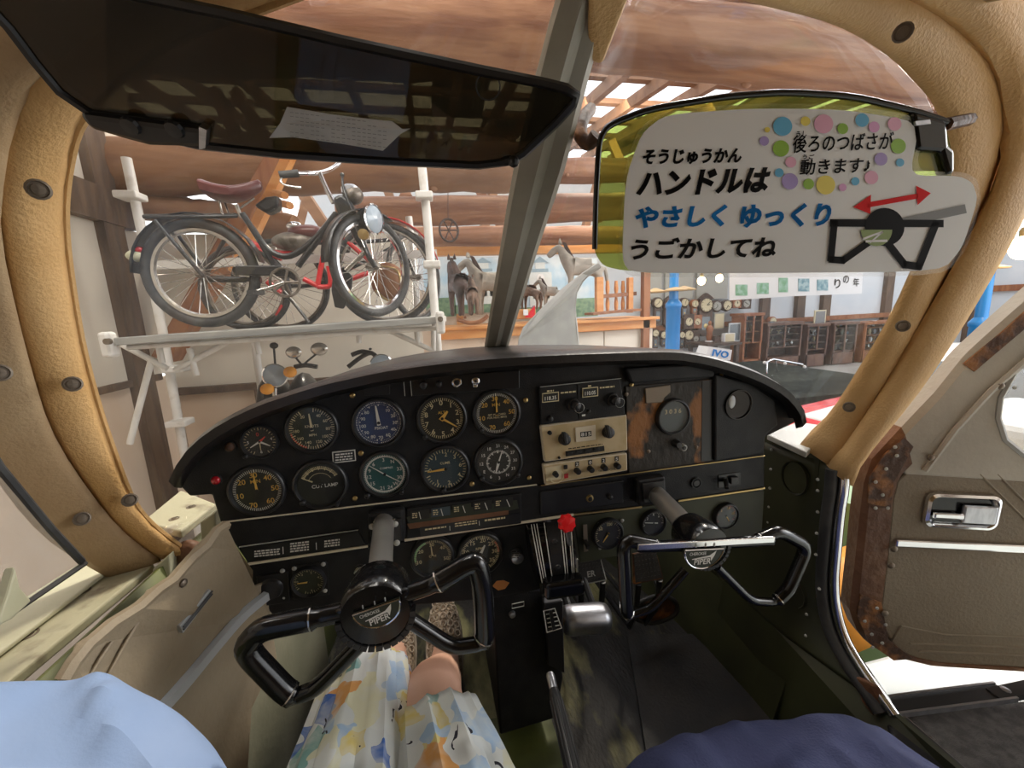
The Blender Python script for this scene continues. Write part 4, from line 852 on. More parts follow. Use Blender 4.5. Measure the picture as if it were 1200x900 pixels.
# brake bar and pedals
BB = thing('brake_bar', U(688,745,Y=.76), 'silver cylindrical brake bar beside the console', 'brake bar')
c0, c1 = U(660,727,Y=.72), U(713,723,Y=.72); dd = (c1-c0).normalized()
MB().tube([c0, c0+dd*.004, c0+dd*.02, c1-dd*.02, c1-dd*.005, c1], [.022,.028,.030,.031,.027,.02], 24).build('cylinder', M['alu'], BB, smooth=True)
MB().tube([c0-dd*.02, c0], .008, 8).build('pin', M['screw'], BB)
for q_ in (c0.lerp(c1,.2), c0.lerp(c1,.75)): MB().tube([q_, q_+Vector((0,.10,.05)), Vector((q_.x,1.25,q_.z+.02))], .008, 8).build('arm', M['plastic'], BB)
def pedal(px, py, Y, wd, ht, label, letters=None):
    c = U(px,py,Y=Y); t = thing('rudder_pedal', c-Vector((0,0,ht)), label, 'pedal')
    F = frame(c, (1,0,0), (0,.35,1)); R3 = F.to_3x3()
    q = [F @ Vector(v) for v in ((-wd*.5,-ht*.5,0),(wd*.5,-ht*.5,0),(wd*.38,ht*.5,0),(-wd*.38,ht*.5,0))]
    MB().prism(q, R3 @ Vector((0,0,-.008))).build('pad', M['steelgrey' if letters else 'rustdark'], t, bevel=.003)
    mb = MB()
    for i in range(7):
        for j in range(6):
            if letters and 1 <= j <= 2 and 1 <= i <= 5: continue
            mb.box(F @ Vector(((i-3)*wd*.115,(j-2.5)*ht*.14,.001)), (.0042,.0042,.002), R3)
    mb.build('tread', M['plastic'], t, kind='stuff')
    MB().prism([F @ Vector(v) for v in ((-wd*.44,-ht*.44,.0002),(wd*.44,-ht*.44,.0002),(wd*.36,ht*.46,.0002),(-wd*.36,ht*.46,.0002))], R3 @ Vector((0,0,.0006))).build('rubber_face', M['rubber'], t)
    if letters:
        mb = MB(); text_at(mb, letters, F, 0, -ht*.12, ht*.22, .02, .003); mb.build('lettering', M['steelgrey'], t)
    for s in (-1,1):
        a = F @ Vector((s*wd*.35,-ht*.5,0)); MB().tube([a, a+Vector((0,.01,-.08)), a+Vector((-s*.005,.05,-.16)), a+Vector((-s*.005,.47,-.2))], .007, 8).build('arm', M['plastic'], t, smooth=True)
pedal(692,668,.80,.075,.06,'ribbed rudder pedal with raised letters beside the throttle','ER')
pedal(758,664,.80,.080,.07,'worn rudder pedal behind the right yoke grip')
a = U(764,720,Y=.86); pr = [U(x,y,Y=.84) for x,y in ((742,722),(750,706),(775,698),(792,706),(790,720),(765,730))]
t = thing('brake_pedal', a-Vector((0,0,.1)), 'curved toe brake pedal low behind the right yoke', 'pedal')
MB().tube(smooth_path(pr,5,True), .006, 8, closed=True).build('hoop', M['rubber'], t, smooth=True); MB().prism(rounded(pr), (0,.008,0)).build('pad', M['rustdark'], t)
MB().tube([U(770,715,Y=.85), U(772,690,Y=.95), Vector((U(772,690,Y=.95).x,1.25,1.15))], .008, 8).build('arm', M['plastic'], t)
# ---------------------------------------------------------------- control yokes
def yoke(label, Y, shaft, hub, loops, hubr, emb, bar, gr, sr):
    y = thing('control_yoke', U(*hub,Y=Y)-Vector((0,0,.1)), label, 'control yoke', 'pair of cockpit control yokes')
    hc = U(*hub,Y=Y); sp = U(*shaft,Y=YP-.02)
    MB().tube([sp, sp.lerp(hc,.5), hc+Vector((0,.015,0))], [.0155,.0155,.0155], 18).build('shaft', M['steel'], y, smooth=True)
    ax = (hc-sp).normalized(); F = axis_frame(hc, (0,-1,0)); F = frame(hc,(1,0,0),(0,0,1))
    MB().lathe([(hubr*.55,-.05),(hubr*.9,-.035),(hubr,-.01),(hubr,.008),(hubr*.92,.014),(.0001,.015)], F, 36).build('hub', M['blackgloss'], y, smooth=True)
    mb = MB()
    for k in range(15):
        t = PI+PI*(k+.5)/15; R3 = Matrix.Rotation(t,3,'Z'); mb.box(F @ Vector((math.cos(t)*hubr*.98,math.sin(t)*hubr*.98,.010)), (hubr*.16,hubr*.17,.012), F.to_3x3() @ R3)
    mb.build('ridged_rim', M['plastic'], y)
    MB().lathe([(.006,-.03),(.005,-.027),(.0001,-.026)], axis_frame(hc+Vector((0,.015,hubr*.8)),(0,-.3,1)), 10).build('bolt', M['rust'], y)
    for path, grip in loops:
        pts = roundpath([U(x,yy,Y=Y-.004) for x,yy in path], 5, .28)
        rs = gr if grip == 2 else sr
        n = len(pts); radii = []
        for i, p in enumerate(pts):
            t = i/(n-1); radii.append(gr if .12 < t < .72 and grip else (sr*1.15 if t <= .12 and grip else sr))
        MB().tube(pts, radii, 12).build('grip_loop', M['blackgloss'], y, smooth=True)
        for t_ in (.14,.70):
            i = int(t_*(n-1)); a, b = pts[i], pts[i+1]; dd = (b-a).normalized()
            MB().tube([a, a+dd*.0015], gr*1.03, 12).build('collar', M['chrome2'], y)
    a, b = U(*bar[0],Y=Y-.006), U(*bar[1],Y=Y-.006)
    MB().bar(a, b, .016, .012).build('cross_bar', M['blackgloss'], y, bevel=.004)
    if len(bar) > 2: MB().bar(U(*bar[2],Y=Y-.016), U(*bar[3],Y=Y-.016), .004, .009).build('chrome_edge', M['chrome'], y, bevel=.001)
    # half-round badge
    e0, e1, eb = [U(*q_,Y=Y-.018) for q_ in emb]
    c = (e0+e1)/2; ex = (e1-e0)/2; ey = eb-c; ey = ey-ex*(ey.dot(ex)/ex.length_squared)
    arc = [c+ex*math.cos(PI*k/20)+ey*math.sin(PI*k/20) for k in range(21)]
    bg = MB().prism(arc, (0,.006,0)).build('badge', M['dialolive'], y)
    MB().tube(arc, .0011, 6, closed=True).build('badge_rim', M['chrome'], bg)
    o = Vector((0,-.0008,0)); mb = MB(); w = lambda u, v: c+ex*u+ey*v+o
    text_fit(mb, 'PIPER', w(-.45,.78), w(.42,.74), w(-.45,.48), .02); text_fit(mb, 'CHEROKEE', w(-.75,.28), w(.1,.26), w(-.75,.12), .01)
    mb.add([w(-.6,.46),w(.3,.30),w(.62,.06),w(.56,.3),w(.42,.6),w(.36,.4),w(-.58,.5)], [(0,1,5,6),(1,2,3,4,5)])
    mb.build('badge_emblem', M['white'], bg)
    for k in (-.5,0,.45): MB().bar(w(k,-.16), w(k+.02,-.32), .001, .0012).build('notch', M['steelgrey'], y)
    return y
yoke('nearer glossy black control yoke above the floral knees', .43, (450,612), (442,712),
     [([(425,712),(370,724),(305,737),(286,760),(342,818),(372,806),(432,744)],1), ([(462,700),(510,684),(558,655),(566,690),(569,753),(530,759),(474,722)],1)],
     .040, ((413,721),(468,702),(444,735)), ((395,717),(480,690)), .0125, .0088)
yoke('farther glossy black control yoke with chrome bar in front of right seat', .47, (768,578), (824,636),
     [([(806,640),(770,640),(730,632),(733,690),(735,722),(764,712),(803,668)],1), ([(845,637),(885,634),(912,622),(946,640),(924,690),(908,706),(880,704),(840,664)],1)],
     .032, ((803,645),(848,643),(826,666)), ((745,641),(905,633),(747,641),(907,632)), .0095, .0065)
# ================================================================ SUN VISORS
v0, v1, v2 = U(190,152,Y=.41), U(620,150,Y=.35), U(300,10,Y=.335)
VN = (v1-v0).cross(v2-v0).normalized(); VN = VN if VN.dot(CAM-v0) > 0 else -VN; VP = (v0, VN)
def vp(x, y, o=0): return U(x,y,pl=VP)+VN*o
SV = thing('sun_visor', vp(350,190), 'large dark smoked acrylic sun visor at upper left', 'sun visor')
vo = [(-60,-70),(120,-14),(265,16),(400,48),(560,82),(640,98),(664,104),(676,112),(672,122),(650,146),(614,180),(598,189),(560,194),(450,189),(330,181),(230,170),(150,152),(105,132),(70,108),(40,72),(10,32),(-60,-40)]
MB().prism([vp(*p) for p in vo], VN*-.004).build('smoked_sheet', M['visor'], SV)
MB().tube([vp(*p) for p in vo[1:]], .0035, 6).build('edge_bead', M['blacksat'], SV, smooth=True)
hr_ = MB().prism([vp(x,y,.006) for x,y in ((95,128),(235,146),(246,150),(244,170),(180,168),(150,160),(110,148))], VN*-.016).build('hinge_clamp', M['blacksat'], SV, bevel=.004)
for x, y in ((158,143),(209,147)): MB().lathe([(.007,0),(.006,.003),(.0001,.0035)], axis_frame(vp(x,y,.006),VN), 12).build('bolt', M['plastic'], hr_)
MB().prism([vp(x,y,.008) for x,y in ((238,143),(247,147),(245,168),(238,170))], VN*-.01).build('clamp_end', M['alu'], hr_)
MB().tube([vp(590,189), vp(606,186)], .004, 8).build('edge_pin', M['blacksat'], SV); MB().ball(vp(602,187,.003), .005).build('pin_head', M['blacksat'], SV)
MB().lathe([(.0085,.001),(.0095,.001)], axis_frame(vp(572,101),VN), 20).build('moulded_ring', M['plastic'], SV)
pn = thing('paper_note', vp(400,170), 'torn grey paper note taped to the smoked visor', 'paper')
pq = [(338,123),(392,131),(425,137),(460,140),(472,148),(481,149),(470,155),(450,173),(400,166),(345,159),(318,158),(330,142)]
MB().prism([vp(x,y,.003+.0015*math.sin(i*2)) for i,(x,y) in enumerate(pq)], VN*.0008).build('sheet', M['papergrey'], pn)
mb = MB(); rnd = random.Random(4)
for k in range(7):
    for x in range(342, 455, 6):
        if rnd.random() < .75:
            yy = 128+k*4.6+(x-342)*.12; q = [vp(x,yy,.0048),vp(x+4,yy+.5,.0048),vp(x+4,yy+1.3,.0048),vp(x,yy+.8,.0048)]
            if yy < 160+(x-342)*.08: mb.add(q, [(0,1,2,3)])
mb.build('lettering', M['inkgrey'], pn)
# right visor with the lettered sign
s0, s1, s2 = U(720,200,Y=.45), U(1080,190,Y=.40), U(880,112,Y=.42)
SN = (s1-s0).cross(s2-s0).normalized(); SN = SN if SN.dot(CAM-s0) > 0 else -SN; SP = (s0, SN)
def sp_(x, y, o=0): return U(x,y,pl=(s0+SN*o,SN))
RV = thing('sun_visor', sp_(900,318), 'green tinted acrylic sun visor carrying the lettered sign', 'sun visor')
ro = [(698,240),(702,165),(712,147),(760,128),(850,113),(920,108),(1000,113),(1075,131),(1108,146),(1116,180),(1112,285),(1082,314),(900,317),(735,318),(708,312),(697,295)]
MB().prism(rounded([sp_(*p) for p in ro],3,.3), SN*-.004).build('tinted_sheet', M['visor2'], RV)
MB().tube(roundpath([sp_(*p,.001) for p in [(697,292),(698,240),(702,165),(712,147),(760,128),(850,113),(920,108),(1000,113),(1075,131),(1110,143)]],3,.3), .0034, 8).build('edge_bead', M['blackgloss'], RV, smooth=True)
mt = MB().prism([sp_(x,y,.006) for x,y in ((1070,130),(1111,141),(1113,170),(1120,176),(1120,202),(1112,206),(1104,178),(1076,176))], SN*-.016).build('hinge_clamp', M['blackgloss'], RV, bevel=.004)
MB().prism([sp_(x,y,.007) for x,y in ((1073,142),(1090,140),(1091,145),(1074,147))], SN*-.003).build('clip', M['alu'], mt)
MB().tube([sp_(1108,146), sp_(1136,140,-.03)], .007, 8).build('hinge_arm', M['rustdark'], RV)
t = MB().tube(smooth_path([U(692,128,Y=.56), U(683,140,Y=.5), U(680,158,Y=.48), U(690,168,Y=.47), U(699,158,Y=.46)],4), .008, 8).build('visor_catch', M['rustdark'], smooth=True, label='brown visor catch on the centre post', cat='catch')
SG = thing('instruction_sign', sp_(900,320,.002), 'white laminated sign with Japanese lettering and coloured dots', 'sign')
film = [(727,312),(725,300),(730,205),(748,150),(778,129),(880,121),(984,122),(1068,134),(1081,152),(1074,201),(1128,201),(1146,210),(1150,236),(1132,294),(1106,323),(900,325),(738,325)]
MB().prism(rounded([sp_(*p,.003) for p in film],3,.3), SN*-.001).build('laminate', M['laminate'], SG)
pap = [(729,306),(733,210),(752,156),(780,134),(880,127),(984,128),(1064,140),(1076,154),(1066,206),(1124,206),(1140,214),(1146,234),(1128,290),(1104,318),(900,320),(740,320)]
MB().prism(rounded([sp_(*p,.0042) for p in pap],3,.3), SN*-.001).build('paper', M['paper'], SG)
def tline(s, a, b, t_, m, bold, shear=.12):
    mb = MB(); text_fit(mb, s, sp_(*a,.005), sp_(*b,.005), sp_(*t_,.005), bold, shear)
    for dx, dy in ((.5,0),(0,.5)): text_fit(mb, s, sp_(a[0]+dx,a[1]+dy,.00505), sp_(b[0]+dx,b[1]+dy,.00505), sp_(t_[0]+dx,t_[1]+dy,.00505), bold, shear)
    mb.build('lettering', M[m], SG)
tline('そうじゅうかん',(753,193),(868,191),(754,175),'ink',.03)
tline('ハンドルは',(745,230),(899,225),(747,200),'ink',.04)
tline('やさしく',(744,268),(850,265),(745,242),'inkblue',.038); tline('ゆっくり',(867,267),(972,265),(868,239),'inkblue',.038)
tline('うごかしてね',(739,304),(908,301),(740,279),'ink',.026)
tline('後ろのつばさが',(929,179),(1046,175),(929,158),'ink',.004); tline('うし',(933,161),(945,160),(933,154),'ink',.0)
tline('動きます♪',(937,205),(1019,202),(937,187),'ink',.004); tline('うご',(941,186),(954,186),(941,181),'ink',.0)
DC = dict(b=(.12,.45,.72), y=(.85,.70,.12), p=(.82,.42,.58), g=(.28,.50,.04), q=(.76,.38,.66), v=(.42,.32,.66))
DM = {k: mat('dot_'+k, c, .5) for k, c in DC.items()}
zz = lambda x, y: (680+x/2.5, 90+y/2.5)
for x, y, r, c in ((548,155,8,'y'),(593,145,28,'b'),(660,130,14,'y'),(713,138,28,'p'),(769,152,16,'g'),(826,127,20,'b'),(861,147,16,'q'),(921,138,20,'p'),(539,188,14,'v'),(588,210,24,'g'),(932,203,22,'g'),(617,250,16,'p'),(881,241,19,'v'),(937,251,12,'b'),(583,281,13,'b'),(614,306,24,'v'),(669,314,16,'g'),(719,317,28,'y'),(769,324,11,'q'),(806,306,12,'b'),(853,295,20,'p')):
    MB().add([sp_(*zz(x+r*math.cos(2*PI*k/24), y+r*math.sin(2*PI*k/24)),.005) for k in range(24)], [tuple(range(24))]).build('dot', DM[c], SG)
def stroke(mb, pts, wd, o=.0051, mi=0):
    for (x0,y0),(x1,y1) in zip(pts, pts[1:]):
        L = math.hypot(x1-x0,y1-y0); nx, ny = -(y1-y0)/L*wd/2, (x1-x0)/L*wd/2; ex, ey = (x1-x0)/L*wd*.3, (y1-y0)/L*wd*.3
        mb.add([sp_(*zz(*q),o) for q in ((x0+nx-ex,y0+ny-ey),(x1+nx+ex,y1+ny+ey),(x1-nx+ex,y1-ny+ey),(x0-nx-ex,y0-ny-ey))], [(0,1,2,3)], mi)
mb = MB(); stroke(mb, [(845,375),(985,350)], 15)
mb.add([sp_(*zz(*q),.0051) for q in ((800,382),(852,345),(850,402),(1027,341),(984,319),(988,376))], [(0,1,2),(3,4,5)]); mb.build('red_arrow', M['inkred'], SG)
mb = MB(); stroke(mb, [(950,425),(1122,388)], 26); mb.build('drawn_shaft', M['inkgrey'], SG)
mb = MB(); stroke(mb, [(738,428),(1058,430)], 22, .0053); stroke(mb, [(745,425),(734,535),(770,538),(845,485)], 20, .0053); stroke(mb, [(1042,430),(992,556),(950,550),(895,480)], 22, .0053)
mb.add([sp_(*zz(892+58*math.cos(2*PI*k/28), 440+56*math.sin(2*PI*k/28)),.0054) for k in range(28)], [tuple(range(28))]); mb.build('drawn_yoke', M['ink'], SG)
mb = MB(); mb.add([sp_(*zz(868+46*math.cos(PI*k/14), 448+48*math.sin(PI*k/14)),.0056) for k in range(15)], [tuple(range(15))]); mb.build('drawn_badge', mat('drawn_badge_green', (.25,.33,.10), .5), SG)
mb = MB(); stroke(mb, [(830,475),(860,463),(885,455)], 6, .0058); stroke(mb, [(850,485),(885,455)], 5, .0058); stroke(mb, [(838,482),(898,480)], 7, .0058); mb.build('drawn_emblem', M['paper'], SG)
# ================================================================ PERSON IN THE LEFT SEAT
def floral():
    m = bpy.data.materials.new('floral_cotton'); m.use_nodes = True; N = m.node_tree.nodes; L = m.node_tree.links; b = N['Principled BSDF']; b.inputs['Roughness'].default_value = .8
    tc = N.new('ShaderNodeTexCoord'); nz = N.new('ShaderNodeTexNoise'); nz.inputs['Scale'].default_value = 16; nz.inputs['Detail'].default_value = 2
    L.new(tc.outputs['Object'], nz.inputs['Vector'])
    mx = N.new('ShaderNodeMix'); mx.data_type = 'RGBA'; mx.blend_type = 'ADD'; mx.inputs[0].default_value = .08
    L.new(tc.outputs['Object'], mx.inputs[6]); L.new(nz.outputs['Color'], mx.inputs[7])
    mp = N.new('ShaderNodeMapping'); mp.inputs['Scale'].default_value = (1,.6,1); mp.inputs['Rotation'].default_value = (0,0,.5); L.new(mx.outputs[2], mp.inputs[0])
    vo = N.new('ShaderNodeTexVoronoi'); vo.inputs['Scale'].default_value = 32; L.new(mp.outputs[0], vo.inputs['Vector'])
    sx = N.new('ShaderNodeSeparateColor'); L.new(vo.outputs['Color'], sx.inputs[0])
    cr = N.new('ShaderNodeValToRGB'); cr.color_ramp.interpolation = 'CONSTANT'; E = cr.color_ramp.elements
    stops = [(0,(.66,.70,.70)),(.24,(.70,.69,.50)),(.40,(.38,.53,.72)),(.52,(.70,.72,.70)),(.64,(.22,.42,.40)),(.73,(.70,.58,.20)),(.80,(.70,.73,.72)),(.88,(.06,.16,.50)),(.965,(.72,.36,.12))]
    E[0].position = 0; E[0].color = (*stops[0][1],1); E[1].position = stops[1][0]; E[1].color = (*stops[1][1],1)
    for p, c in stops[2:]: e = E.new(p); e.color = (*c,1)
    L.new(sx.outputs[0], cr.inputs[0])
    v2 = N.new('ShaderNodeTexVoronoi'); v2.feature = 'DISTANCE_TO_EDGE'; v2.inputs['Scale'].default_value = 17; L.new(mp.outputs[0], v2.inputs['Vector'])
    n3 = N.new('ShaderNodeTexNoise'); n3.inputs['Scale'].default_value = 22; L.new(tc.outputs['Object'], n3.inputs['Vector'])
    lt = N.new('ShaderNodeMath'); lt.operation = 'LESS_THAN'; lt.inputs[1].default_value = .028; L.new(v2.outputs['Distance'], lt.inputs[0])
    gt = N.new('ShaderNodeMath'); gt.operation = 'GREATER_THAN'; gt.inputs[1].default_value = .60; L.new(n3.outputs['Fac'], gt.inputs[0])
    ml = N.new('ShaderNodeMath'); ml.operation = 'MULTIPLY'; L.new(lt.outputs[0], ml.inputs[0]); L.new(gt.outputs[0], ml.inputs[1])
    mi = N.new('ShaderNodeMix'); mi.data_type = 'RGBA'; mi.inputs[7].default_value = (.02,.02,.03,1); L.new(ml.outputs[0], mi.inputs[0]); 
    n4 = N.new('ShaderNodeTexNoise'); n4.inputs['Scale'].default_value = 30; n4.inputs['Detail'].default_value = 3; L.new(mx.outputs[2], n4.inputs['Vector'])
    r4 = N.new('ShaderNodeMapRange'); r4.inputs['From Min'].default_value = .42; r4.inputs['From Max'].default_value = .66; r4.inputs['To Max'].default_value = .6; L.new(n4.outputs['Fac'], r4.inputs[0])
    ws_ = N.new('ShaderNodeMix'); ws_.data_type = 'RGBA'; ws_.inputs[7].default_value = (.70,.72,.68,1); L.new(r4.outputs[0], ws_.inputs[0]); L.new(cr.outputs[0], ws_.inputs[6]); L.new(ws_.outputs[2], mi.inputs[6])
    L.new(mi.outputs[2], b.inputs['Base Color']); return m
M['floral'] = floral()
def skin_body(name, verts, edges, radii, m, parent=None, root=0, sub=2, **kw):
    org = ORG[parent.name] if parent is not None else Vector((verts[root][0],verts[root][1],min(v[2] for v in verts)))
    me = bpy.data.meshes.new(name); me.from_pydata([Vector(v)-org for v in verts], edges, []); me.materials.append(m)
    o = bpy.data.objects.new(name, me); COL.objects.link(o); ORG[o.name] = org
    if parent is not None: o.parent = parent
    else: o.location = org
    o.modifiers.new('skin', 'SKIN'); sv = me.skin_vertices
    if not sv:
        bpy.context.view_layer.objects.active = o; 
        bm = bmesh.new(); bm.from_mesh(me); bm.verts.layers.skin.verify(); bm.to_mesh(me); bm.free()
    for i, r in enumerate(radii):
        d = me.skin_vertices[0].data[i]; d.radius = (r, r) if not isinstance(r, tuple) else r; d.use_root = (i == root)
    ss = o.modifiers.new('sub', 'SUBSURF'); ss.levels = sub; ss.render_levels = sub
    o.modifiers['skin'].use_smooth_shade = True
    return tag(o, **kw)
PE = thing('person', (-.02,.0,RZ(-.90)), 'seated person in pleated floral culottes and tan crochet shoes', 'person')
dz = Vector((0,0,-.055))
kL, kR = U(428,768,Z=-.57)+Vector((0,-.01,-.045)), U(499,778,Z=-.55)+Vector((0,-.01,-.055))
tL, tR = U(397,915,Z=-.52)+Vector((0,0,-.075)), U(530,915,Z=-.52)+Vector((0,0,-.075))
hL = tL+(tL-kL)*1.1; hR = tR+(tR-kR)*1.0
hL.z = RZ(-.62); hR.z = RZ(-.62); pel = (hL+hR)/2+Vector((0,-.05,0))
fL, fR = U(466,752,Z=-.80), U(521,752,Z=-.80)
aL, aR = fL+Vector((-.005,-.10,.02)), fR+Vector((-.002,-.10,.02))
V_ = [pel, hL, tL, kL, kL.lerp(aL,.35), aL, fL, hR, tR, kR, kR.lerp(aR,.35), aR, fR]
Ed = [(0,1),(1,2),(2,3),(3,4),(4,5),(5,6),(0,7),(7,8),(8,9),(9,10),(10,11),(11,12)]
skin_body('body', V_, Ed, [.10,.085,.066,.054,.052,.036,.03,.085,.066,.054,.052,.036,.03], M['skin'], PE)
def leg_cloth(h, t, k, end, hem, name, seed):
    path = resample(smooth_path([h+(h-t)*.1, h, t, t.lerp(k,.5), t.lerp(k,end)],6), 30); rows = []; rnd = random.Random(seed)
    for i, p in enumerate(path):
        f = i/29; a = path[max(0,i-1)]; b = path[min(29,i+1)]; d = (b-a).normalized(); x = d.cross(Vector((0,0,1))).normalized(); z = x.cross(d)
        row = []
        for j in range(72):
            th = 2*PI*j/72; rad = (.112*(1-f)+hem*f)+.0035*math.sin(13*th+2*math.sin(th*2+seed))+.002*math.sin(29*th+f*4)
            row.append(p+x*math.cos(th)*rad*1.02+z*math.sin(th)*rad*.9)
        rows.append(row)
    MB().grid(rows, closed=True).build(name, M['floral'], PE, smooth=True, solid=.002)
leg_cloth(hL, tL, kL, 1.05, .068, 'culotte_leg', 1)
leg_cloth(hR, tR, kR, .68, .070, 'culotte_leg', 2)
def shoe(f, ang, tag_):
    R3 = Matrix.Rotation(ang,3,'Z') @ Matrix.Rotation(.45,3,'X'); mb = MB(); rows = []
    for i in range(15):
        u = i/14; y = -.13+.24*u; wd = .042*math.sin(PI*min(1,max(.06,u*.9+.08)))**.45; ht = .07*(1-u)**.6+.035
        rows.append([f+R3 @ Vector((wd*math.cos(2*PI*k/20), y, max(-.012,(ht*.5)*math.sin(2*PI*k/20))+.008)) for k in range(20)])
    rows.append([sum(rows[-1],Vector())/20]*20)
    o = mb.grid(rows, closed=True).build('shoe', M['crochet'], PE, smooth=True)
    so = [f+R3 @ Vector((.046*math.cos(2*PI*k/28), .125*math.sin(2*PI*k/28)-.01, -.012)) for k in range(28)]
    MB().prism(so, R3 @ Vector((0,0,.018))).build('sole', M['sole'], o, bevel=.003)
    mb = MB()
    for i in range(7):
        for j in range(5):
            u = .38+i*.085; yy = -.13+.24*u; wd = .042*math.sin(PI*min(1,max(.06,u*.9+.08)))**.45; ht = .07*(1-u)**.6+.035; th = math.radians(35+j*27)
            c = f+R3 @ Vector((wd*math.cos(th), yy, ht*.5*math.sin(th)+.010)); mb.tube([c+R3 @ Vector((.0065*math.cos(t),.0075*math.sin(t),-.004*math.cos(t)*math.cos(th))) for t in [2*PI*k/8 for k in range(8)]], .002, 4, closed=True)
    mb.build('crochet_loops', M['sole'], o, kind='stuff')
shoe(fL, .05, 0); shoe(fR, -.05, 1)
# seat the person sits on, and cloth beside
def mound(ridge, backs, drop, name, m, label, cat, seed, wr=.006):
    rp_ = resample(smooth_path([U(x,y,Y=Y) for x,y,Y in ridge],6), 40); rnd = random.Random(seed); rows = []
    offs = [Vector((0,.03,-drop)), Vector((0,.022,-drop*.35)), Vector((0,.010,-.012)), Vector((0,0,0))]+[Vector(b) for b in backs]
    for j, o in enumerate(offs):
        rows.append([p+o+Vector((0,0,1))*wr*(2.2*noise.noise(Vector((p.x*9+seed,(p.y+o.y)*14,p.z*6)))+1.6*max(0,1-abs(noise.noise(Vector((p.x*11+seed+(p.y+o.y)*9,(p.y+o.y)*5-p.x*3,seed))))*5)**2) for i, p in enumerate(rp_)])
    return MB().grid(rows).build(name, M[m], smooth=True, solid=.006, sub=1, label=label, cat=cat)
mound([(720,915,.37),(760,890,.38),(800,876,.39),(850,860,.40),(900,848,.40),(960,842,.39),(1010,846,.38),(1045,862,.37),(1072,892,.36),(1090,930,.35)], [(0,-.02,.004),(0,-.045,.006),(0,-.07,.007),(0,-.10,.008),(0,-.14,.008),(0,-.2,.008),(0,-.4,.005)], .12, 'seat_cushion', 'navycloth', 'navy blue cloth covered seat cushion at the bottom right', 'cushion', 3, .009)
mound([(-120,815,.25),(-40,800,.27),(30,796,.28),(80,795,.29),(130,803,.29),(170,822,.285),(200,848,.28),(226,884,.27),(245,930,.26)], [(0,-.015,.003),(0,-.03,.004),(0,-.05,.004),(0,-.07,.003),(0,-.10,.002),(0,-.16,-.004),(0,-.28,-.02)], .10, 'draped_cloth', 'bluecloth', 'light blue cotton cloth bunched at the bottom left corner', 'cloth', 5, .011)
# ================================================================ BICYCLES ON THE RACK
def wheel(parent, c, r, yaw=0, tyre=.022, rimm='chrome2', nsp=28, tm='rubber'):
    ax = Vector((math.sin(yaw),-math.cos(yaw),0)); x = Vector((math.cos(yaw),math.sin(yaw),0)); z = Vector((0,0,1))
    circ = lambda rad, n=44, o=0: [c+x*math.cos(2*PI*k/n)*rad+z*math.sin(2*PI*k/n)*rad+ax*o for k in range(n)]
    t = MB().tube(circ(r-tyre), tyre, 8, closed=True).build('tyre', M[tm], parent, smooth=True)
    MB().tube(circ(r-tyre*2.3), tyre*.55, 6, closed=True).build('rim', M[rimm], t, smooth=True)
    mb = MB()
    for k in range(nsp):
        a = 2*PI*k/nsp; b = a+(.5 if k%2 else -.5)
        mb.tube([c+x*math.cos(b)*.025+z*math.sin(b)*.025+ax*(.02 if k%2 else -.02), c+x*math.cos(a)*(r-tyre*2.5)+z*math.sin(a)*(r-tyre*2.5)], .0018, 4)
    mb.build('spokes', M['chrome2'], t, kind='stuff')
    MB().tube([c-ax*.05, c-ax*.03, c+ax*.03, c+ax*.05], [.012,.024,.024,.012], 10).build('hub', M['grime'], t, smooth=True); return t
YB1 = 2.55
def b(x, y, o=0): return U(x,y,Y=YB1+o)
def tubes(parent, name, m, r, *paths, Y=YB1, sm=4):
    for p in paths: MB().tube(smooth_path([U(q[0],q[1],Y=Y+(q[2] if len(q) > 2 else 0)) for q in p],sm), r, 8).build(name, M[m], parent, smooth=True)
B1 = thing('moped_bicycle', b(300,384), 'black motorised bicycle with brown saddle nearest on the rack', 'bicycle', 'bicycles on the rack')
rc = b(237,321); rr1 = (b(237,258)-b(237,385)).length/2
wheel(B1, rc, rr1, 0, .026)
fc_ = b(437,312,-.05); rf = (b(437,253)-b(437,371)).length/2
wheel(B1, fc_, rf, math.radians(48), .022, 'chrome')
fen = [rc+Vector((math.cos(a),0,math.sin(a)))*(rr1+.02) for a in [math.radians(10+k*12) for k in range(15)]]
MB().grid([[p+Vector((0,o,0)) for o in (-.045,-.02,.02,.045)] for p in fen]).build('rear_mudguard', M['bikeblack'], B1, smooth=True, solid=.004)
ca = math.radians(48); fxx = Vector((math.cos(ca),math.sin(ca),0)); fay = Vector((-math.sin(ca),math.cos(ca),0))
ff = [fc_+(fxx*math.cos(a)+Vector((0,0,1))*math.sin(a))*(rf+.018) for a in [math.radians(60+k*10) for k in range(13)]]
MB().grid([[p+fay*o for o in (-.035,0,.035)] for p in ff]).build('front_mudguard', M['bikeblack'], B1, smooth=True, solid=.004)
tubes(B1,'rack_rail','bikeblack',.010,[(168,254,-.05),(240,254,-.05),(278,253)],[(170,253,.08),(278,252)])
tubes(B1,'rack_strut','bikeblack',.010,[(182,258,-.05),(238,324,-.05)],[(196,258,.08),(240,318,.08)],[(268,272),(240,322)],[(262,283),(240,322,.06)])
tubes(B1,'seat_tube','bikeblack',.016,[(284,250),(302,278),(322,312)])
tubes(B1,'frame_tube','bikeblack',.017,[(296,268),(315,293),(340,300),(370,279),(394,250)],[(396,250),(372,282),(349,312)],[(243,327),(306,328)])
tubes(B1,'seat_post','chrome2',.011,[(277,240),(283,255)])
sd_ = []
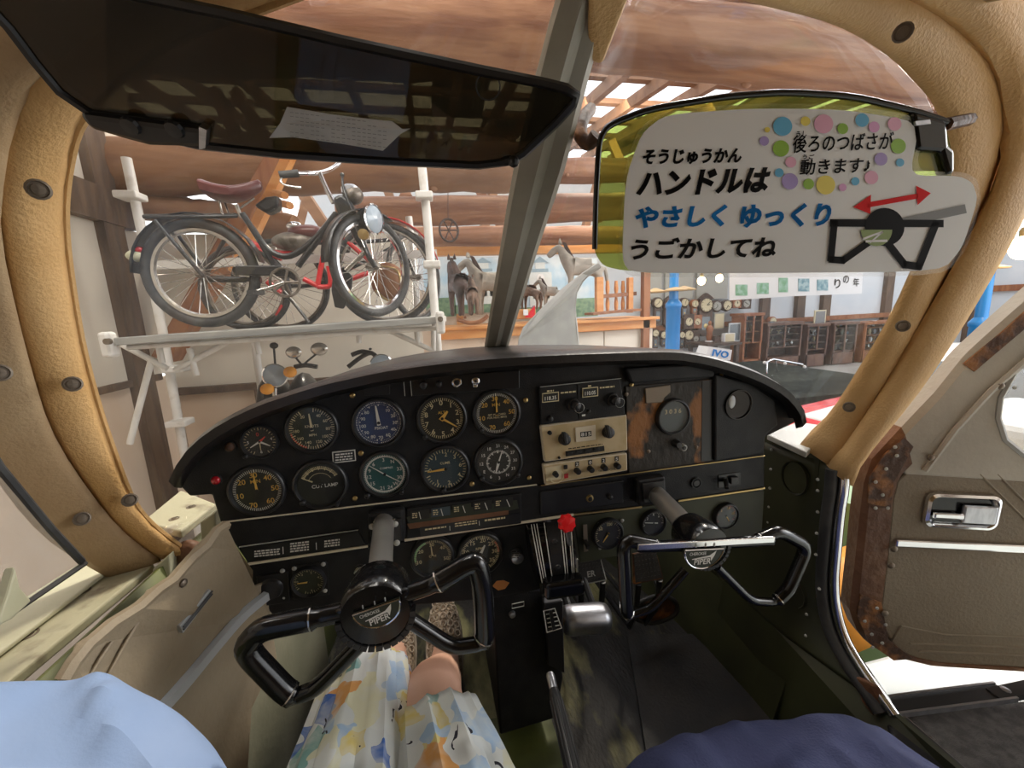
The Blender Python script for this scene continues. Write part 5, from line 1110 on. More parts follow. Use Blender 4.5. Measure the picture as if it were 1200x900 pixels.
for i in range(12):
    u = i/11; x = 247+u*57; wd = .11*(1-u)**.8+.022; zc = 226+7*math.sin(u*PI)-u*6
    cpt = b(x,zc); sd_.append([cpt+Vector((0,wd*math.cos(2*PI*k/14),.030*(1-.3*u)*math.sin(2*PI*k/14)+(.02 if math.sin(2*PI*k/14) > 0 else 0))) for k in range(14)])
cc0 = sum(sd_[0],Vector())/14; cc1 = sum(sd_[-1],Vector())/14; sd_ = [[cc0]*14, [cc0.lerp(p,.7)-Vector((.0,0,0)) for p in sd_[0]]]+sd_+[[cc1.lerp(p,.6)+Vector((.012,0,0)) for p in sd_[-1]], [cc1+Vector((.014,0,0))]*14]
sdl = MB().grid(sd_, closed=True).build('saddle', M['leather'], B1, smooth=True)
tubes(sdl if False else B1,'saddle_spring','chrome2',.006,[(257,234),(262,252),(276,250)],[(262,234,.06),(268,250,.03)],[(298,232),(280,245)])
tubes(B1,'handlebar','chrome',.012,[(328,205,-.12),(350,203,-.1),(372,203),(388,198,.15),(398,191,.22)])
tubes(B1,'grip','rubber',.019,[(327,205,-.12),(339,204,-.11),(350,203,-.10)])
tubes(B1,'brake_lever','chrome',.006,[(331,206,-.12),(329,213,-.12),(338,218,-.13),(353,220,-.12)])
tubes(B1,'stem','chrome',.013,[(374,202),(382,220),(391,238)])
tubes(B1,'control_rod','bikeblack',.007,[(401,206,-.02),(403,222,-.05),(418,262,-.08),(424,286,-.08)])
MB().ball(b(401,205,-.02), .012).build('rod_knob', M['bikeblack'], B1)
MB().prism([b(x,y,-.06) for x,y in ((389,231),(400,226),(412,236),(420,254),(428,290),(420,290),(410,270),(396,252))], (0,.14,0)).build('engine_cover', M['bikeblack'], B1, bevel=.02, segs=3)
en = MB().ball(b(414,229,0), .055, .06, .05).build('carburettor', M['grime'], B1, smooth=True); MB().lathe([(.05,0),(.05,.03),(.03,.045),(.0001,.046)], axis_frame(b(411,227,0),(0,0,1)), 14).build('cap', M['alu'], en, smooth=True)
hl = MB().lathe([(.03,-.09),(.06,-.06),(.075,-.0),(.078,.008)], axis_frame(b(437,257,-.08),(.85,-.55,-.05)), 22).build('headlamp', M['bikeblack'], B1, smooth=True)
MB().lathe([(.074,.008),(.055,.022),(.0001,.03)], axis_frame(b(437,257,-.08),(.85,-.55,-.05)), 22).build('lens', M['lens'], hl, smooth=True); MB().lathe([(.078,.006),(.082,.010),(.074,.014)], axis_frame(b(437,257,-.08),(.85,-.55,-.05)), 22).build('rim', M['chrome'], hl, smooth=True)
tubes(B1,'fork','bikeblack',.014,[(394,238),(412,265,-.02),(427,290,-.04),(437,312,-.05)],[(427,288,-.08),(432,300,-.1),(440,313,-.1)])
tubes(B1,'fork_spring','chrome2',.014,[(405,317,-.05),(428,295,-.05)])
MB().lathe([(.03,0),(.028,.02),(.0001,.022)], axis_frame(b(426,275,-.12),(0,-1,0)), 14).build('wing_nut', M['brass'], B1)
MB().prism([b(x,y,-.05) for x,y in ((390,322),(402,312),(413,324),(411,345),(402,362),(392,360),(388,340))], (0,.03,0)).build('mud_flap', M['bikeblack'], B1, bevel=.006)
MB().prism([b(x,y,-.05) for x,y in ((275,311),(330,311),(345,318),(347,330),(338,325),(318,323),(276,322))], (0,.05,0)).build('chain_case', M['bikeblack'], B1, bevel=.006)
rg = MB().tube([b(334,331,-.06)+Vector((math.cos(2*PI*k/24),0,math.sin(2*PI*k/24)))*.075 for k in range(24)], .008, 6, closed=True).build('chain_ring', M['grime'], B1, smooth=True)
for k in range(5): MB().tube([b(334,331,-.06), b(334,331,-.06)+Vector((math.cos(1.256*k),0,math.sin(1.256*k)))*.073], .007, 6).build('ring_arm', M['grime'], rg)
tubes(B1,'crank','chrome2',.010,[(333,331,-.09),(316,337,-.1),(301,341,-.11)]); MB().box(b(300,343,-.15), (.05,.1,.02)).build('pedal', M['rubber'], B1)
tubes(B1,'kick_stand','bikeblack',.009,[(333,342),(350,362,-.05),(362,378,-.08)])
tl = MB().ball(b(159,300,0), .045, .03, .03).build('tail_lamp', M['cream'], B1, smooth=True); MB().ball(b(163,293,0), .03, .025, .018).build('red_lens', M['redlamp'], tl, smooth=True)
YB2 = 2.95
B2 = thing('red_bicycle', U(380,376,Y=YB2), 'red framed bicycle standing behind the black one', 'bicycle', 'bicycles on the rack')
wheel(B2, U(288,338,Y=YB2), .27, 0, .02, 'grime'); wheel(B2, U(452,322,Y=YB2), .34, 0, .02, 'chrome2')
tubes(B2,'frame_tube','bikered',.017,[(292,283),(318,295),(345,297)],[(295,290),(330,303)],[(384,274),(378,304),(372,335)],[(372,336),(387,334),(385,312)],[(356,327),(372,335)],[(330,343),(313,330)],[(404,329),(432,320)],[(332,358),(325,370)],Y=YB2)
tubes(B2,'frame_tube','bikered',.015,[(390,270),(415,290),(452,322)],[(345,297),(384,276)],Y=YB2)
wc = U(452,322,Y=YB2); fn = [wc+Vector((math.cos(a),0,math.sin(a)))*.365 for a in [math.radians(5+k*11) for k in range(9)]]
MB().grid([[p+Vector((0,o,0)) for o in (-.05,0,.05)] for p in fn]).build('front_mudguard', M['bikered'], B2, smooth=True, solid=.005)
MB().ball(U(345,283,Y=YB2), .14, .07, .06).build('engine', M['grime'], B2, smooth=True); MB().ball(U(360,272,Y=YB2), .12, .06, .045).build('fuel_tank', M['leather'], B2, smooth=True)
MB().prism([U(x,y,Y=YB2) for x,y in ((296,240),(310,230),(325,228),(326,243),(312,250))], (0,.1,0)).build('saddle', M['bikeblack'], B2, bevel=.02)
MB().ball(U(345,265,Y=YB2), .05, .03, .03).build('chrome_cover', M['chrome'], B2, smooth=True)
YB3 = 3.3
B3 = thing('old_bicycle', U(480,370,Y=YB3), 'old bicycle with thin grey wheels at the back of the rack', 'bicycle', 'bicycles on the rack')
wheel(B3, U(487,325,Y=YB3), .33, math.radians(55), .018, 'grime'); wheel(B3, U(330,335,Y=YB3), .33, 0, .018, 'grime')
tubes(B3,'frame_tube','bikeblack',.015,[(330,335),(380,330),(410,285),(370,285)],[(410,285),(470,280)],[(380,330),(470,285)],[(466,270),(487,325)],Y=YB3)
tubes(B3,'basket_rim','brass',.008,[(446,312),(466,318),(468,345),(455,352),(440,340)],Y=2.75)
sk = MB().ball(U(455,330,Y=2.8), .11, .08, .12).build('wicker_bundle', M['redwood'], smooth=True, label='brown woven bundle behind the front wheel on the rack', cat='bundle')
# scaffold rack
RK = thing('scaffold_rack', U(300,520,Y=2.8), 'white painted scaffold rack carrying the bicycles', 'rack')
def pole(name, *pts, r=.028, Y=2.75): return MB().tube([U(x,y,Y=Y+(o[0] if o else 0)) for x,y,*o in pts], r, 10).build(name, M['whitepipe'], RK, smooth=True)
p_ = pole('upright', (148,185),(190,385),(214,520),(236,640), Y=3.25)
for x, y in ((153,230),(207,432),(211,495)): MB().box(U(x,y,Y=3.22), (.13,.13,.045)).build('clamp', M['whitepipe'], RK, bevel=.01)
pole('upright', (493,180),(501,260),(512,395),(518,480), Y=2.62, r=.026)
for x, y in ((497,230),(506,310),(513,374)): MB().box(U(x,y,Y=2.6), (.10,.10,.04)).build('clamp', M['whitepipe'], RK, bevel=.008)
pole('upright', (479,254),(485,300),(490,380), Y=3.6)
for x, y in ((482,276),): MB().box(U(x,y,Y=3.57), (.11,.1,.04)).build('clamp', M['whitepipe'], RK, bevel=.008)
pole('upright', (298,398),(308,470),(315,560), Y=3.6)
MB().bar(U(160,312,Y=3.2), U(512,297,Y=3.2), .03, .055).build('guard_rail', M['whitepipe'], RK)
pole('lower_rail', (150,407),(520,384), Y=2.5, r=.015); pole('lower_rail', (180,400),(520,380), Y=3.4, r=.015)
d0, d1 = U(132,396,Y=2.42), U(512,371,Y=2.42)
for k in range(4):
    o = Vector((0,.02+.25*k,-.02)); MB().bar(d0+o+Vector((0,.1,0)), d1+o+Vector((0,.1,0)), .235, .04).build('deck_plank', M['plank'], RK, bevel=.005)
for x, y in ((128,404),(516,378)):
    e = MB().box(U(x,y,Y=2.44), (.05,.07,.13)).build('end_hook', M['whitepipe'], RK, bevel=.015); MB().lathe([(.016,0),(.016,.02),(.0001,.021)], axis_frame(U(x,y-4,Y=2.40),(0,-1,0)), 10).build('bolt', M['screw'], e)
for a in ((140,402,196,432),(268,400,205,434),(455,387,510,412),(178,420,152,520),(190,425,186,405),(222,408,230,440),(300,398,304,415),(420,388,421,402),(508,384,508,410),(488,386,490,405)):
    pole('brace', a[:2], a[2:], r=.016, Y=2.6)
# motor scooters parked below the rack
def scooter(label, bar, mirrors, lampc, body, grip=None, orange=False):
    S = thing('motor_scooter', U(*body,Y=3.4)-Vector((0,0,.5)), label, 'scooter', 'scooters parked under the rack')
    for path in bar: tubes(S,'handlebar','bikeblack',.017,path,Y=3.2)
    for (x0,y0,x1,y1,rx) in mirrors:
        m_ = MB().tube([U(x0,y0,Y=3.2), U(x1,y1,Y=3.2)], .008, 6).build('mirror_stem', M['bikeblack'], S); MB().ball(U(x1,y1-3,Y=3.2), rx, .02, rx*.8).build('mirror', M['chrome2' if rx > .05 else 'bikeblack'], m_, smooth=True)
    if lampc:
        h = MB().lathe([(.02,-.08),(.07,-.03),(.08,0),(.0001,.02)], axis_frame(U(*lampc,Y=3.15),(.1,-1,0)), 16).build('headlamp', M['lens'], S, smooth=True); MB().lathe([(.078,-.005),(.086,.002),(.078,.006)], axis_frame(U(*lampc,Y=3.14),(.1,-1,0)), 16).build('rim', M['chrome'], h)
    c = U(*body,Y=3.4); MB().ball(c, .12, .25, .3).build('body', M['bikeblack'], S, smooth=True); tubes(S,'fork','chrome2',.02,[(body[0]-3,body[1]-25,-.2),(body[0],body[1]+60,-.25)],Y=3.4)
    wheel(S, Vector((c.x,3.25,.27)), .27, math.radians(80), .05, 'chrome2', 12)
    if orange:
        for x, y in orange: MB().ball(U(x,y,Y=3.1), .045, .04, .04).build('indicator', M['orangecloth'], S, smooth=True)
scooter('scooter with orange indicators under the left end of the rack', [[(308,442),(322,436),(345,440)]], [(323,434,321,408,.03),], (322,440), (325,480), orange=[(313,456),(340,436)])
scooter('scooter with two round mirrors under the middle of the rack', [[(345,430),(358,428),(372,430)]], [(354,428,344,416,.055),(357,426,374,412,.06)], None, (360,480))
scooter('motorcycle with bare handlebars under the right end of the rack', [[(408,430),(424,418),(436,414),(446,424)],[(412,416),(424,412),(436,414)]], [(443,424,434,412,.012)], (447,428), (436,480))
# ================================================================ COUNTER, HORSES, MURALS
YC = 5.0
def c_(x, y, o=0): return U(x,y,Y=YC+o)
CT = thing('display_counter', c_(640,420), 'orange pine display counter with white front under the horses', 'counter')
f0, f1 = c_(515,386), c_(767,374); zt = (f0.z+f1.z)/2
MB().box(((f0.x+f1.x)/2,YC+.35,zt+.01), (f1.x-f0.x+.04,.9,.04)).build('worktop', M['orangewood'], CT, bevel=.006)
MB().box(((f0.x+f1.x)/2,YC-.02,zt-.05), (f1.x-f0.x,.05,.14)).build('fascia', M['orangewood'], CT, bevel=.006)
for i in range(4):
    x0 = f0.x+(f1.x-f0.x)*i/4; x1 = f0.x+(f1.x-f0.x)*(i+1)/4
    MB().box(((x0+x1)/2,YC+.05,zt/2-.06), (x1-x0-.02,.04,zt-.14)).build('front_panel', M['plasterwarm' if i < 2 else 'plaster'], CT)
MB().box(c_(756,368,0)+Vector((0,0,-.2)), (.09,.09,1.9)).build('post', M['redwood'], CT)
def horse(px, py_top, py_bot, Y, m, face, label, lean=0.):
    top_ = U(px,py_top,Y=Y); bot = U(px,py_bot,Y=Y); H = top_.z-bot.z; s = H/1.0; fx = Vector((math.cos(face),math.sin(face),0)); fy = Vector((-math.sin(face),math.cos(face),0)); o = bot
    w_ = lambda a, l, h: o+(fx*a+fy*l+Vector((0,0,h)))*s
    V = [w_(0,0,.56), w_(.22,0,.58), w_(-.24,0,.57), w_(.34,0,.76), w_(.42,0,.93), w_(.58,0,.80), w_(.63,0,.76),
         w_(.22,.09,.42), w_(.24,.09,.22), w_(.24,.09,.02), w_(.22,-.09,.42), w_(.24,-.09,.22), w_(.24,-.09,.02),
         w_(-.26,.09,.42), w_(-.31,.09,.23), w_(-.27,.09,.02), w_(-.26,-.09,.42), w_(-.31,-.09,.23), w_(-.27,-.09,.02), w_(-.38,0,.50), w_(-.42,0,.25)]
    E2 = [(0,1),(0,2),(1,3),(3,4),(4,5),(5,6),(1,7),(7,8),(8,9),(1,10),(10,11),(11,12),(2,13),(13,14),(14,15),(2,16),(16,17),(17,18),(2,19),(19,20)]
    r = [.15,.15,.15,.11,.085,.06,.05,.06,.04,.035,.06,.04,.035,.07,.042,.035,.07,.042,.035,.035,.03]
    T = thing('wooden_horse', bot, label, 'horse figure', 'horse figures on the counter')
    skin_body('body', V, E2, [x*s for x in r], M[m], T, 0, 1)
    for l in (-.05,.05): MB().lathe([(.03*s,0),(.022*s,.05*s),(.0001,.10*s)], axis_frame(w_(.40,l,.97),(0,l*2,1)), 8).build('ear', M[m], T)
    MB().prism([w_(.28,0,.76), w_(.36,0,1.0), w_(.30,0,.98), w_(.16,0,.72)], fy*(.05*s)).build('mane', M['horsedark'], T)
    return T
horse(541,298,372,YC+.3,'horsedark',math.radians(100),'tall dark horse figure at the left end of the counter')
horse(555,322,370,YC-.05,'horsebrown',math.radians(85),'brown horse figure seen from behind beside the tall dark one')
horse(580,298,370,YC+.65,'horsegrey',math.radians(160),'tall grey horse figure half hidden by the windshield post')
horse(622,322,364,YC+.15,'horsebrown',math.radians(130),'brown rocking horse figure right of the windshield post')
horse(648,325,362,YC+.45,'horsegrey',math.radians(150),'small grey horse figure facing left on the counter')
horse(684,282,350,YC+.35,'horsegrey',math.radians(160),'largest pale grey horse figure at the right of the counter')
RB = thing('rocker_base', c_(552,373,-.1), 'red brown rocker base in front of the horse figures', 'rocker')
for o in (-.12,.12): tubes(RB,'rocker','redwood',.025,[(536,374),(548,378),(562,377),(572,370)],Y=YC+o)
MB().bar(c_(545,372,.12), c_(545,372,-.12), .03, .03).build('cross_bar', M['redwood'], RB)
bx_ = thing('red_box', c_(618,372,.05), 'orange box with red wedge on the counter near the post', 'box')
MB().box(c_(612,368,.05), (.3,.2,.12)).build('carton', M['orangewood'], bx_, bevel=.01); MB().prism([c_(615,372,-.06), c_(627,358,-.06), c_(627,372,-.06)], (0,.1,0)).build('wedge', M['carred'], bx_); MB().box(c_(616,366,-.07), (.06,.01,.07)).build('label', M['paper'], bx_)
# murals behind the horses
sky = mat('mural_sky', (.42,.62,.78), .6, c2=(.68,.78,.83), scale=3); leaf = mat('mural_trees', (.10,.20,.13), .6, c2=(.20,.34,.20), scale=14); pale = mat('mural_pale', (.68,.74,.74), .6); dk = mat('mural_slate', (.30,.42,.50), .6)  # last one: slate tone of the painted roof, cornice and windows
YM = 6.2
def mural(x0, x1, y0, y1, label, kind):
    a, b2 = U(x0,y1,Y=YM), U(x1,y0,Y=YM); w_, h_ = b2.x-a.x, b2.z-a.z
    T = thing('mural_panel', a, label, 'mural', 'painted murals behind the horses'); MB().box(((a.x+b2.x)/2,YM+.03,(a.z+b2.z)/2), (w_,.05,h_)).build('board', sky, T)
    R_ = lambda u0, v0, u1, v1, m, nm: MB().box((a.x+w_*(u0+u1)/2, YM-.002, a.z+h_*(v0+v1)/2), (w_*(u1-u0),.012,h_*(v1-v0))).build(nm, m, T)
    if kind == 0: R_(0,0,1,.32,leaf,'painted_trees')
    else:
        R_(.0,.0,1,.16,leaf,'painted_trees'); R_(.30,.16,.72,.74,pale,'painted_tower'); R_(.36,.74,.66,.80,dk,'painted_cornice'); R_(.42,.80,.60,.90,pale,'painted_belfry')
        MB().prism([Vector((a.x+w_*u,YM-.008,a.z+h_*v)) for u,v in ((.36,.90),(.66,.90),(.51,1.0))], (0,.01,0)).build('painted_roof', dk, T)
        for k in range(3): R_(.36+k*.12,.3,.43+k*.12,.45,dk,'painted_window')
        MB().lathe([(w_*.07,0),(.0001,.004)], axis_frame((a.x+w_*.51,YM-.01,a.z+h_*.65),(0,-1,0)), 20).build('painted_clock', M['paper'], T)
mural(500,530,301,372,'narrow mural of sky and trees right of the rack',0)
mural(533,600,301,368,'mural of a pale clock tower behind the dark horse',1)
mural(603,663,300,372,'blue mural of a clock tower right of the post',1)
mural(664,700,302,372,'narrow blue mural behind the largest horse',0)
wh = thing('iron_pulley', U(526,285,Y=4.4), 'small spoked iron pulley hanging from the log beam', 'pulley')
hc_ = U(526,270,Y=4.4); MB().tube([hc_+Vector((math.cos(2*PI*k/24)*.095,.02*math.cos(2*PI*k/24),math.sin(2*PI*k/24)*.11)) for k in range(24)], .012, 6, closed=True).build('rim', M['horsedark'], wh, smooth=True)
for k in range(6): MB().tube([hc_, hc_+Vector((math.cos(PI*k/3)*.09,0,math.sin(PI*k/3)*.105))], .007, 6).build('spoke', M['horsedark'], wh)
MB().tube([hc_+Vector((0,0,.1)), hc_+Vector((.02,0,.4))], .004, 5).build('cord', M['horsedark'], wh)
# pale fin shaped blade
FN = thing('fin_blade', U(645,420,Y=2.2), 'pale grey curved fin shaped blade standing behind the post', 'blade')
fo = [(600,440),(606,412),(608,397),(613,384),(633,363),(659,338),(682,320),(702,307),(706,313),(690,324),(684,330),(677,343),(675,360),(677,380),(680,412),(682,440)]
MB().prism([U(x,y,Y=2.2+.10*math.sin((x-600)/100*PI)) for x,y in fo], (.005,.03,0)).build('blade', M['cream' if False else 'steelgrey'], FN, bevel=.008)
pp3 = MB().prism([U(x,y,Y=.78) for x,y in ((393,443),(440,433),(500,421),(530,413),(533,417),(470,429),(400,446))], (0,.01,-.003)).build('white_paper', M['paper'], label='thin white paper lying on the glareshield left of the post', cat='paper')
MB().tube([U(645,430,Y=2.22), Vector((U(645,430,Y=2.22).x,2.25,0))], .05, 10).build('stand', M['steelgrey'], FN)
# turned wooden frame on the counter
LM = thing('spinning_frame', c_(722,366), 'orange turned wood frame standing on the counter end', 'frame')
for x, wd in ((702,.10),(738,.07)): MB().box(c_(x,346,.1), (wd,.08,.46)).build('upright', M['orangewood'], LM, bevel=.008)
MB().bar(c_(698,348,.1), c_(745,344,.1), .05, .05).build('rail', M['redwood'], LM); MB().bar(c_(690,368,0), c_(745,363,0), .3, .03).build('base', M['redwood'], LM)
for x in (712,722,730): MB().lathe([(.02,-.2),(.03,-.1),(.015,0),(.03,.1),(.02,.2)], axis_frame(c_(x,347,.15),(0,0,1)), 10).build('spindle', M['orangewood'], LM, smooth=True)
# ================================================================ CLOCKS, CABINETS AND THINGS AT THE FAR WALL
YK = 8.85
def k_(x, y, o=0): return U(x,y,Y=YK+o)
def wall_clock(px, py, wpx, hpx, kind, label, m='clockwood', fm='clockface'):
    c = k_(px,py); W_ = (k_(px+wpx/2,py)-k_(px-wpx/2,py)).length; H_ = (k_(px,py-hpx/2)-k_(px,py+hpx/2)).length
    t = thing('wall_clock', c-Vector((0,0,H_/2)), label, 'clock', 'old clocks on the far wall')
    r = W_/2; cz = c.z+H_/2-r if kind != 'square' else c.z; cc = Vector((c.x,YK,cz)); F = frame(cc,(1,0,0),(0,0,1))
    if kind == 'square': MB().box(c, (W_,.12,H_)).build('case', M[m], t, bevel=.01)
    else: MB().lathe([(r,-.05),(r,.04),(r*.86,.06),(r*.78,.05)], F, 8 if kind == 'octagon' else 24).build('case', M[m], t, smooth=kind != 'octagon')
    if kind in ('drop','octagon','tall'):
        bw = W_*(.62 if kind != 'tall' else .9); z1 = cz-r*.6; z0 = c.z-H_/2
        pts = [(-bw/2,z1),(bw/2,z1),(bw/2,z0+H_*.12),(bw*.2,z0),(-bw*.2,z0),(-bw/2,z0+H_*.12)]
        MB().prism([Vector((c.x+a,YK-.04,z)) for a,z in pts], (0,.1,0)).build('pendulum_case', M[m], t)
        MB().box((c.x,YK-.045,(z1+z0)/2+H_*.0), (bw*.6,.01,(z1-z0)*.5)).build('case_glass', M['blueglass'], t); MB().lathe([(bw*.16,0),(.0001,.008)], axis_frame((c.x,YK-.052,z0+(z1-z0)*.4),(0,-1,0)), 12).build('pendulum_bob', M['brass'], t)
    if kind == 'tall': MB().prism([Vector((c.x+a*W_,YK-.05,cz+z*r)) for a,z in ((-.5,.7),(.5,.7),(.3,1.05),(0,1.45),(-.3,1.05))], (0,.1,0)).build('crest', M[m], t)
    fr = r*(.78 if kind != 'square' else .7); FF = frame(cc,(1,0,0),(0,0,1)); oz = .066
    f = MB().lathe([(fr,oz-.012),(fr*.95,oz),(.0001,oz)], FF, 20).build('clock_face', M[fm], t)
    for a, l in ((random.uniform(0,6.28),.75),(random.uniform(0,6.28),.5)):
        MB().bar(FF @ Vector((0,0,oz+.004)), FF @ Vector((math.sin(a)*fr*l,math.cos(a)*fr*l,oz+.004)), .004, r*.08).build('clock_hand', M['ink'], f)
    mb = MB()
    for k in range(12): a = PI*k/6; mb.bar(FF @ Vector((math.sin(a)*fr*.78,math.cos(a)*fr*.78,oz+.002)), FF @ Vector((math.sin(a)*fr*.93,math.cos(a)*fr*.93,oz+.002)), .003, r*.06)
    mb.build('hour_marks', M['ink'], f)
CK = [(757,366,10,36,'drop','dark drop clock partly behind the orange post'),(770,365,12,33,'drop','dark pendulum clock with pale face left of the nearer blue pole'),(784,367,14,34,'tall','gabled dark clock just left of the nearer blue pole'),(801,361,10,24,'drop','small dark drop clock just right of the nearer blue pole'),
 (813,360,9,18,'drop','bright red brown drop clock in the top row'),(806,377,12,18,'square','short square clock below the red brown one'),(816,377,10,16,'square','brown box clock with dull face left of the tall clock'),(826,371,17,46,'tall','tallest carved dark wall clock in the top row'),
 (839,358,12,12,'round','round grey faced clock right of the tall one'),(851,357,12,12,'octagon','octagonal dark clock under the left end of the banner'),(862,356,10,10,'square','small red square clock beneath the banner'),(873,356,11,12,'square','grey square clock beneath the banner'),
 (757,400,9,22,'drop','low reddish clock beside the orange post'),(767,398,9,25,'drop','slim dark clock low left of the nearer blue pole'),(777,397,9,19,'drop','small rounded dark clock in the lower row'),(786,397,9,20,'drop','dark clock hidden by the nearer blue pole'),(798,398,8,20,'drop','dark clock low right of the nearer blue pole'),
 (806,397,12,22,'octagon','octagonal clock in the lower row near the statue'),(814,397,9,20,'square','dull square clock lowest beside the tall clock'),(904,378,9,14,'drop','brass coloured clock over the cabinet corner'),(987,382,10,10,'round','round white clock hung in the cabinet bay'),(1051,372,13,14,'round','round clock with white face by the right pillar')]
for i, (x,y,w_,h_,kd,lb) in enumerate(CK): wall_clock(x,y,w_,h_,kd,lb,'clockred' if i in (4,6,10,12,19,21) else 'clockwood','clockgrey' if i in (8,11,18) else ('white' if i in (20,21) else 'clockface'))
# table with small things
tb = thing('long_table', k_(850,405,-.6), 'dark table below the clocks holding small things', 'table')
ta, tb2 = k_(826,403,-.8), k_(866,401,-.8); MB().box(((ta.x+tb2.x)/2,YK-.5,ta.z-.03), (tb2.x-ta.x,.8,.06)).build('tabletop', M['clockwood'], tb)
for x in (ta.x+.1,tb2.x-.1):
    for y in (YK-.85,YK-.15): MB().box((x,y,ta.z/2-.03), (.08,.08,ta.z-.06)).build('leg', M['clockwood'], tb)
st = thing('wooden_statue', k_(831,402,-.4), 'small reddish wooden figure on the table under the tall clock', 'statue')
MB().lathe([(.07,0),(.09,.02),(.09,.06)], axis_frame(k_(831,402,-.4),(0,0,1)), 12, cap1=True).build('plinth', M['paper'], st); MB().lathe([(.05,.06),(.075,.15),(.06,.25),(.085,.33),(.05,.40),(.025,.42),(.04,.46),(.035,.50),(.0001,.53)], axis_frame(k_(831,402,-.4),(0,0,1)), 12).build('figure', M['clockred'], st, smooth=True)
def slab(name, x0, y0, x1, y1, Y, m, label, cat, fm=None, th=.03):
    a, b2 = U(x0,y1,Y=Y), U(x1,y0,Y=Y); t = thing(name, a, label, cat); MB().box(((a.x+b2.x)/2,Y,(a.z+b2.z)/2), (b2.x-a.x,th,b2.z-a.z)).build('frame', M[m], t, bevel=.004)
    if fm: MB().box(((a.x+b2.x)/2,Y-th/2-.003,(a.z+b2.z)/2), ((b2.x-a.x)*.82,.006,(b2.z-a.z)*.86)).build('picture', M[fm], t)
    return t
slab('framed_notice',836,366,849,386,YK,'clockgrey','cream framed notice right of the tallest clock','frame','clockface')
slab('grey_screen',853,378,868,401,YK-.35,'whitewall','pale framed grey screen standing on the table','screen','blueglass')
slab('printed_box',847,390,860,401,YK-.6,'paper','white printed box on the table in front of the grey screen','box','clockface',.1)
slab('dark_ornament',836,393,843,401,YK-.5,'horsedark','small dark ornament on the table beside the statue','ornament',None,.1)
slab('picture_frame',953,363,968,382,YK-.3,'clockface','cream picture frame hung on the dark post','picture','inkgrey')
bk = thing('blue_crate', U(838,416,Y=5.6), 'blue and white printed box just above the glareshield', 'box')
MB().prism([U(x,y,Y=5.6) for x,y in ((826,418),(831,406),(858,410),(856,422),(824,424))], (0,.25,0)).build('carton', M['paper'], bk)
mb = MB(); text_fit(mb, 'IVO', U(834,417,Y=5.59), U(853,420,Y=5.59), U(836,409,Y=5.59), .04); mb.build('lettering', M['inkblue'], bk)
zc = U(838,424,Y=5.6).z
MB().box((U(840,420,Y=5.6).x,5.75,zc/2+.2), (.4,.35,zc-.4)).build('stand', M['clockwood'], bk)
# glazed cabinets
ORD = ['first','second','third','fourth','fifth','sixth','seventh','eighth','ninth','tenth','eleventh','twelfth']
VC = dict(lens='bluish', paper='white', brass='brass', horsegrey='grey', chrome2='silvery', clockface='cream')
def cabinet(x0, x1, y0, y1, label, short, nsh=3, Y=8.5, seed=1, m='cabwood'):
    a, b2 = U(x0,y1,Y=Y), U(x1,y0,Y=Y); w_ = b2.x-a.x; zt = b2.z; z0 = max(.02,a.z-.9); t = thing('display_cabinet', ((a.x+b2.x)/2,Y,z0), label, 'cabinet', 'glazed cabinets along the far wall')
    cx = (a.x+b2.x)/2; rnd = random.Random(seed)
    MB().box((cx,Y+.3,(zt+z0)/2), (w_,.03,zt-z0)).build('back', M['clockwood'], t)
    for s in (-1,1): MB().box((cx+s*(w_/2-.02),Y+.1,(zt+z0)/2), (.05,.42,zt-z0)).build('side', M[m], t)
    MB().box((cx,Y+.1,zt), (w_+.08,.48,.07)).build('cornice', M[m], t, bevel=.01); MB().box((cx,Y+.1,z0+.15), (w_,.42,.3)).build('base', M[m], t)
    hs = (zt-a.z)
    for k in range(nsh+1):
        z = a.z+hs*k/(nsh+.6); MB().box((cx,Y+.1,z), (w_-.06,.38,.025)).build('shelf', M[m], t)
        x = a.x+.1; cnt = 0
        while x < b2.x-.1:
            h = rnd.uniform(.06,.16); kind = rnd.random(); mm = rnd.choice(['lens','paper','brass','horsegrey','chrome2','clockface'])
            prof = [(.02,0),(.035,.02),(.045,h*.6),(.03,h*.85),(.04,h)] if kind < .5 else [(.03,0),(.015,h*.2),(.015,h*.5),(.05,h*.8),(.055,h)]
            MB().lathe(prof, axis_frame((x,Y+rnd.uniform(.0,.15),z+.013),(0,0,1)), 10, cap0=True, cap1=True).build('small_vessel', M[mm], smooth=True, label='%s vessel %s from left on %s shelf of the %s' % (VC[mm], ORD[cnt], ['lowest','second','third','fourth','fifth'][k], short), cat='vessel', group='small vessels in the '+short); cnt += 1
            x += rnd.uniform(.12,.3)
    for s in (-1,0,1): MB().box((cx+s*w_*.47,Y-.11,(zt+a.z)/2), (.04,.03,zt-a.z)).build('door_stile', M[m], t)
    for s in (-1,1): MB().box((cx+s*w_*.235,Y-.11,(zt+a.z)/2), (w_*.43,.006,zt-a.z-.05)).build('pane', M['cabglass'], t)
cabinet(867,890,368,402,'red brown narrow cabinet right of the grey screen','narrow red brown cabinet',2,seed=2,m='clockred')
cabinet(894,936,378,408,'wide dark cabinet under the banner','wide dark cabinet',3,seed=3)
cabinet(940,966,380,410,'middle dark cabinet below the cream picture frame','middle dark cabinet',3,seed=4)
cabinet(970,1000,378,412,'dark cabinet holding the round white clock','dark clock cabinet',3,seed=5)
cabinet(1004,1058,376,420,'reddish cabinet beside the right windshield pillar','reddish end cabinet',4,seed=6,m='redwood')
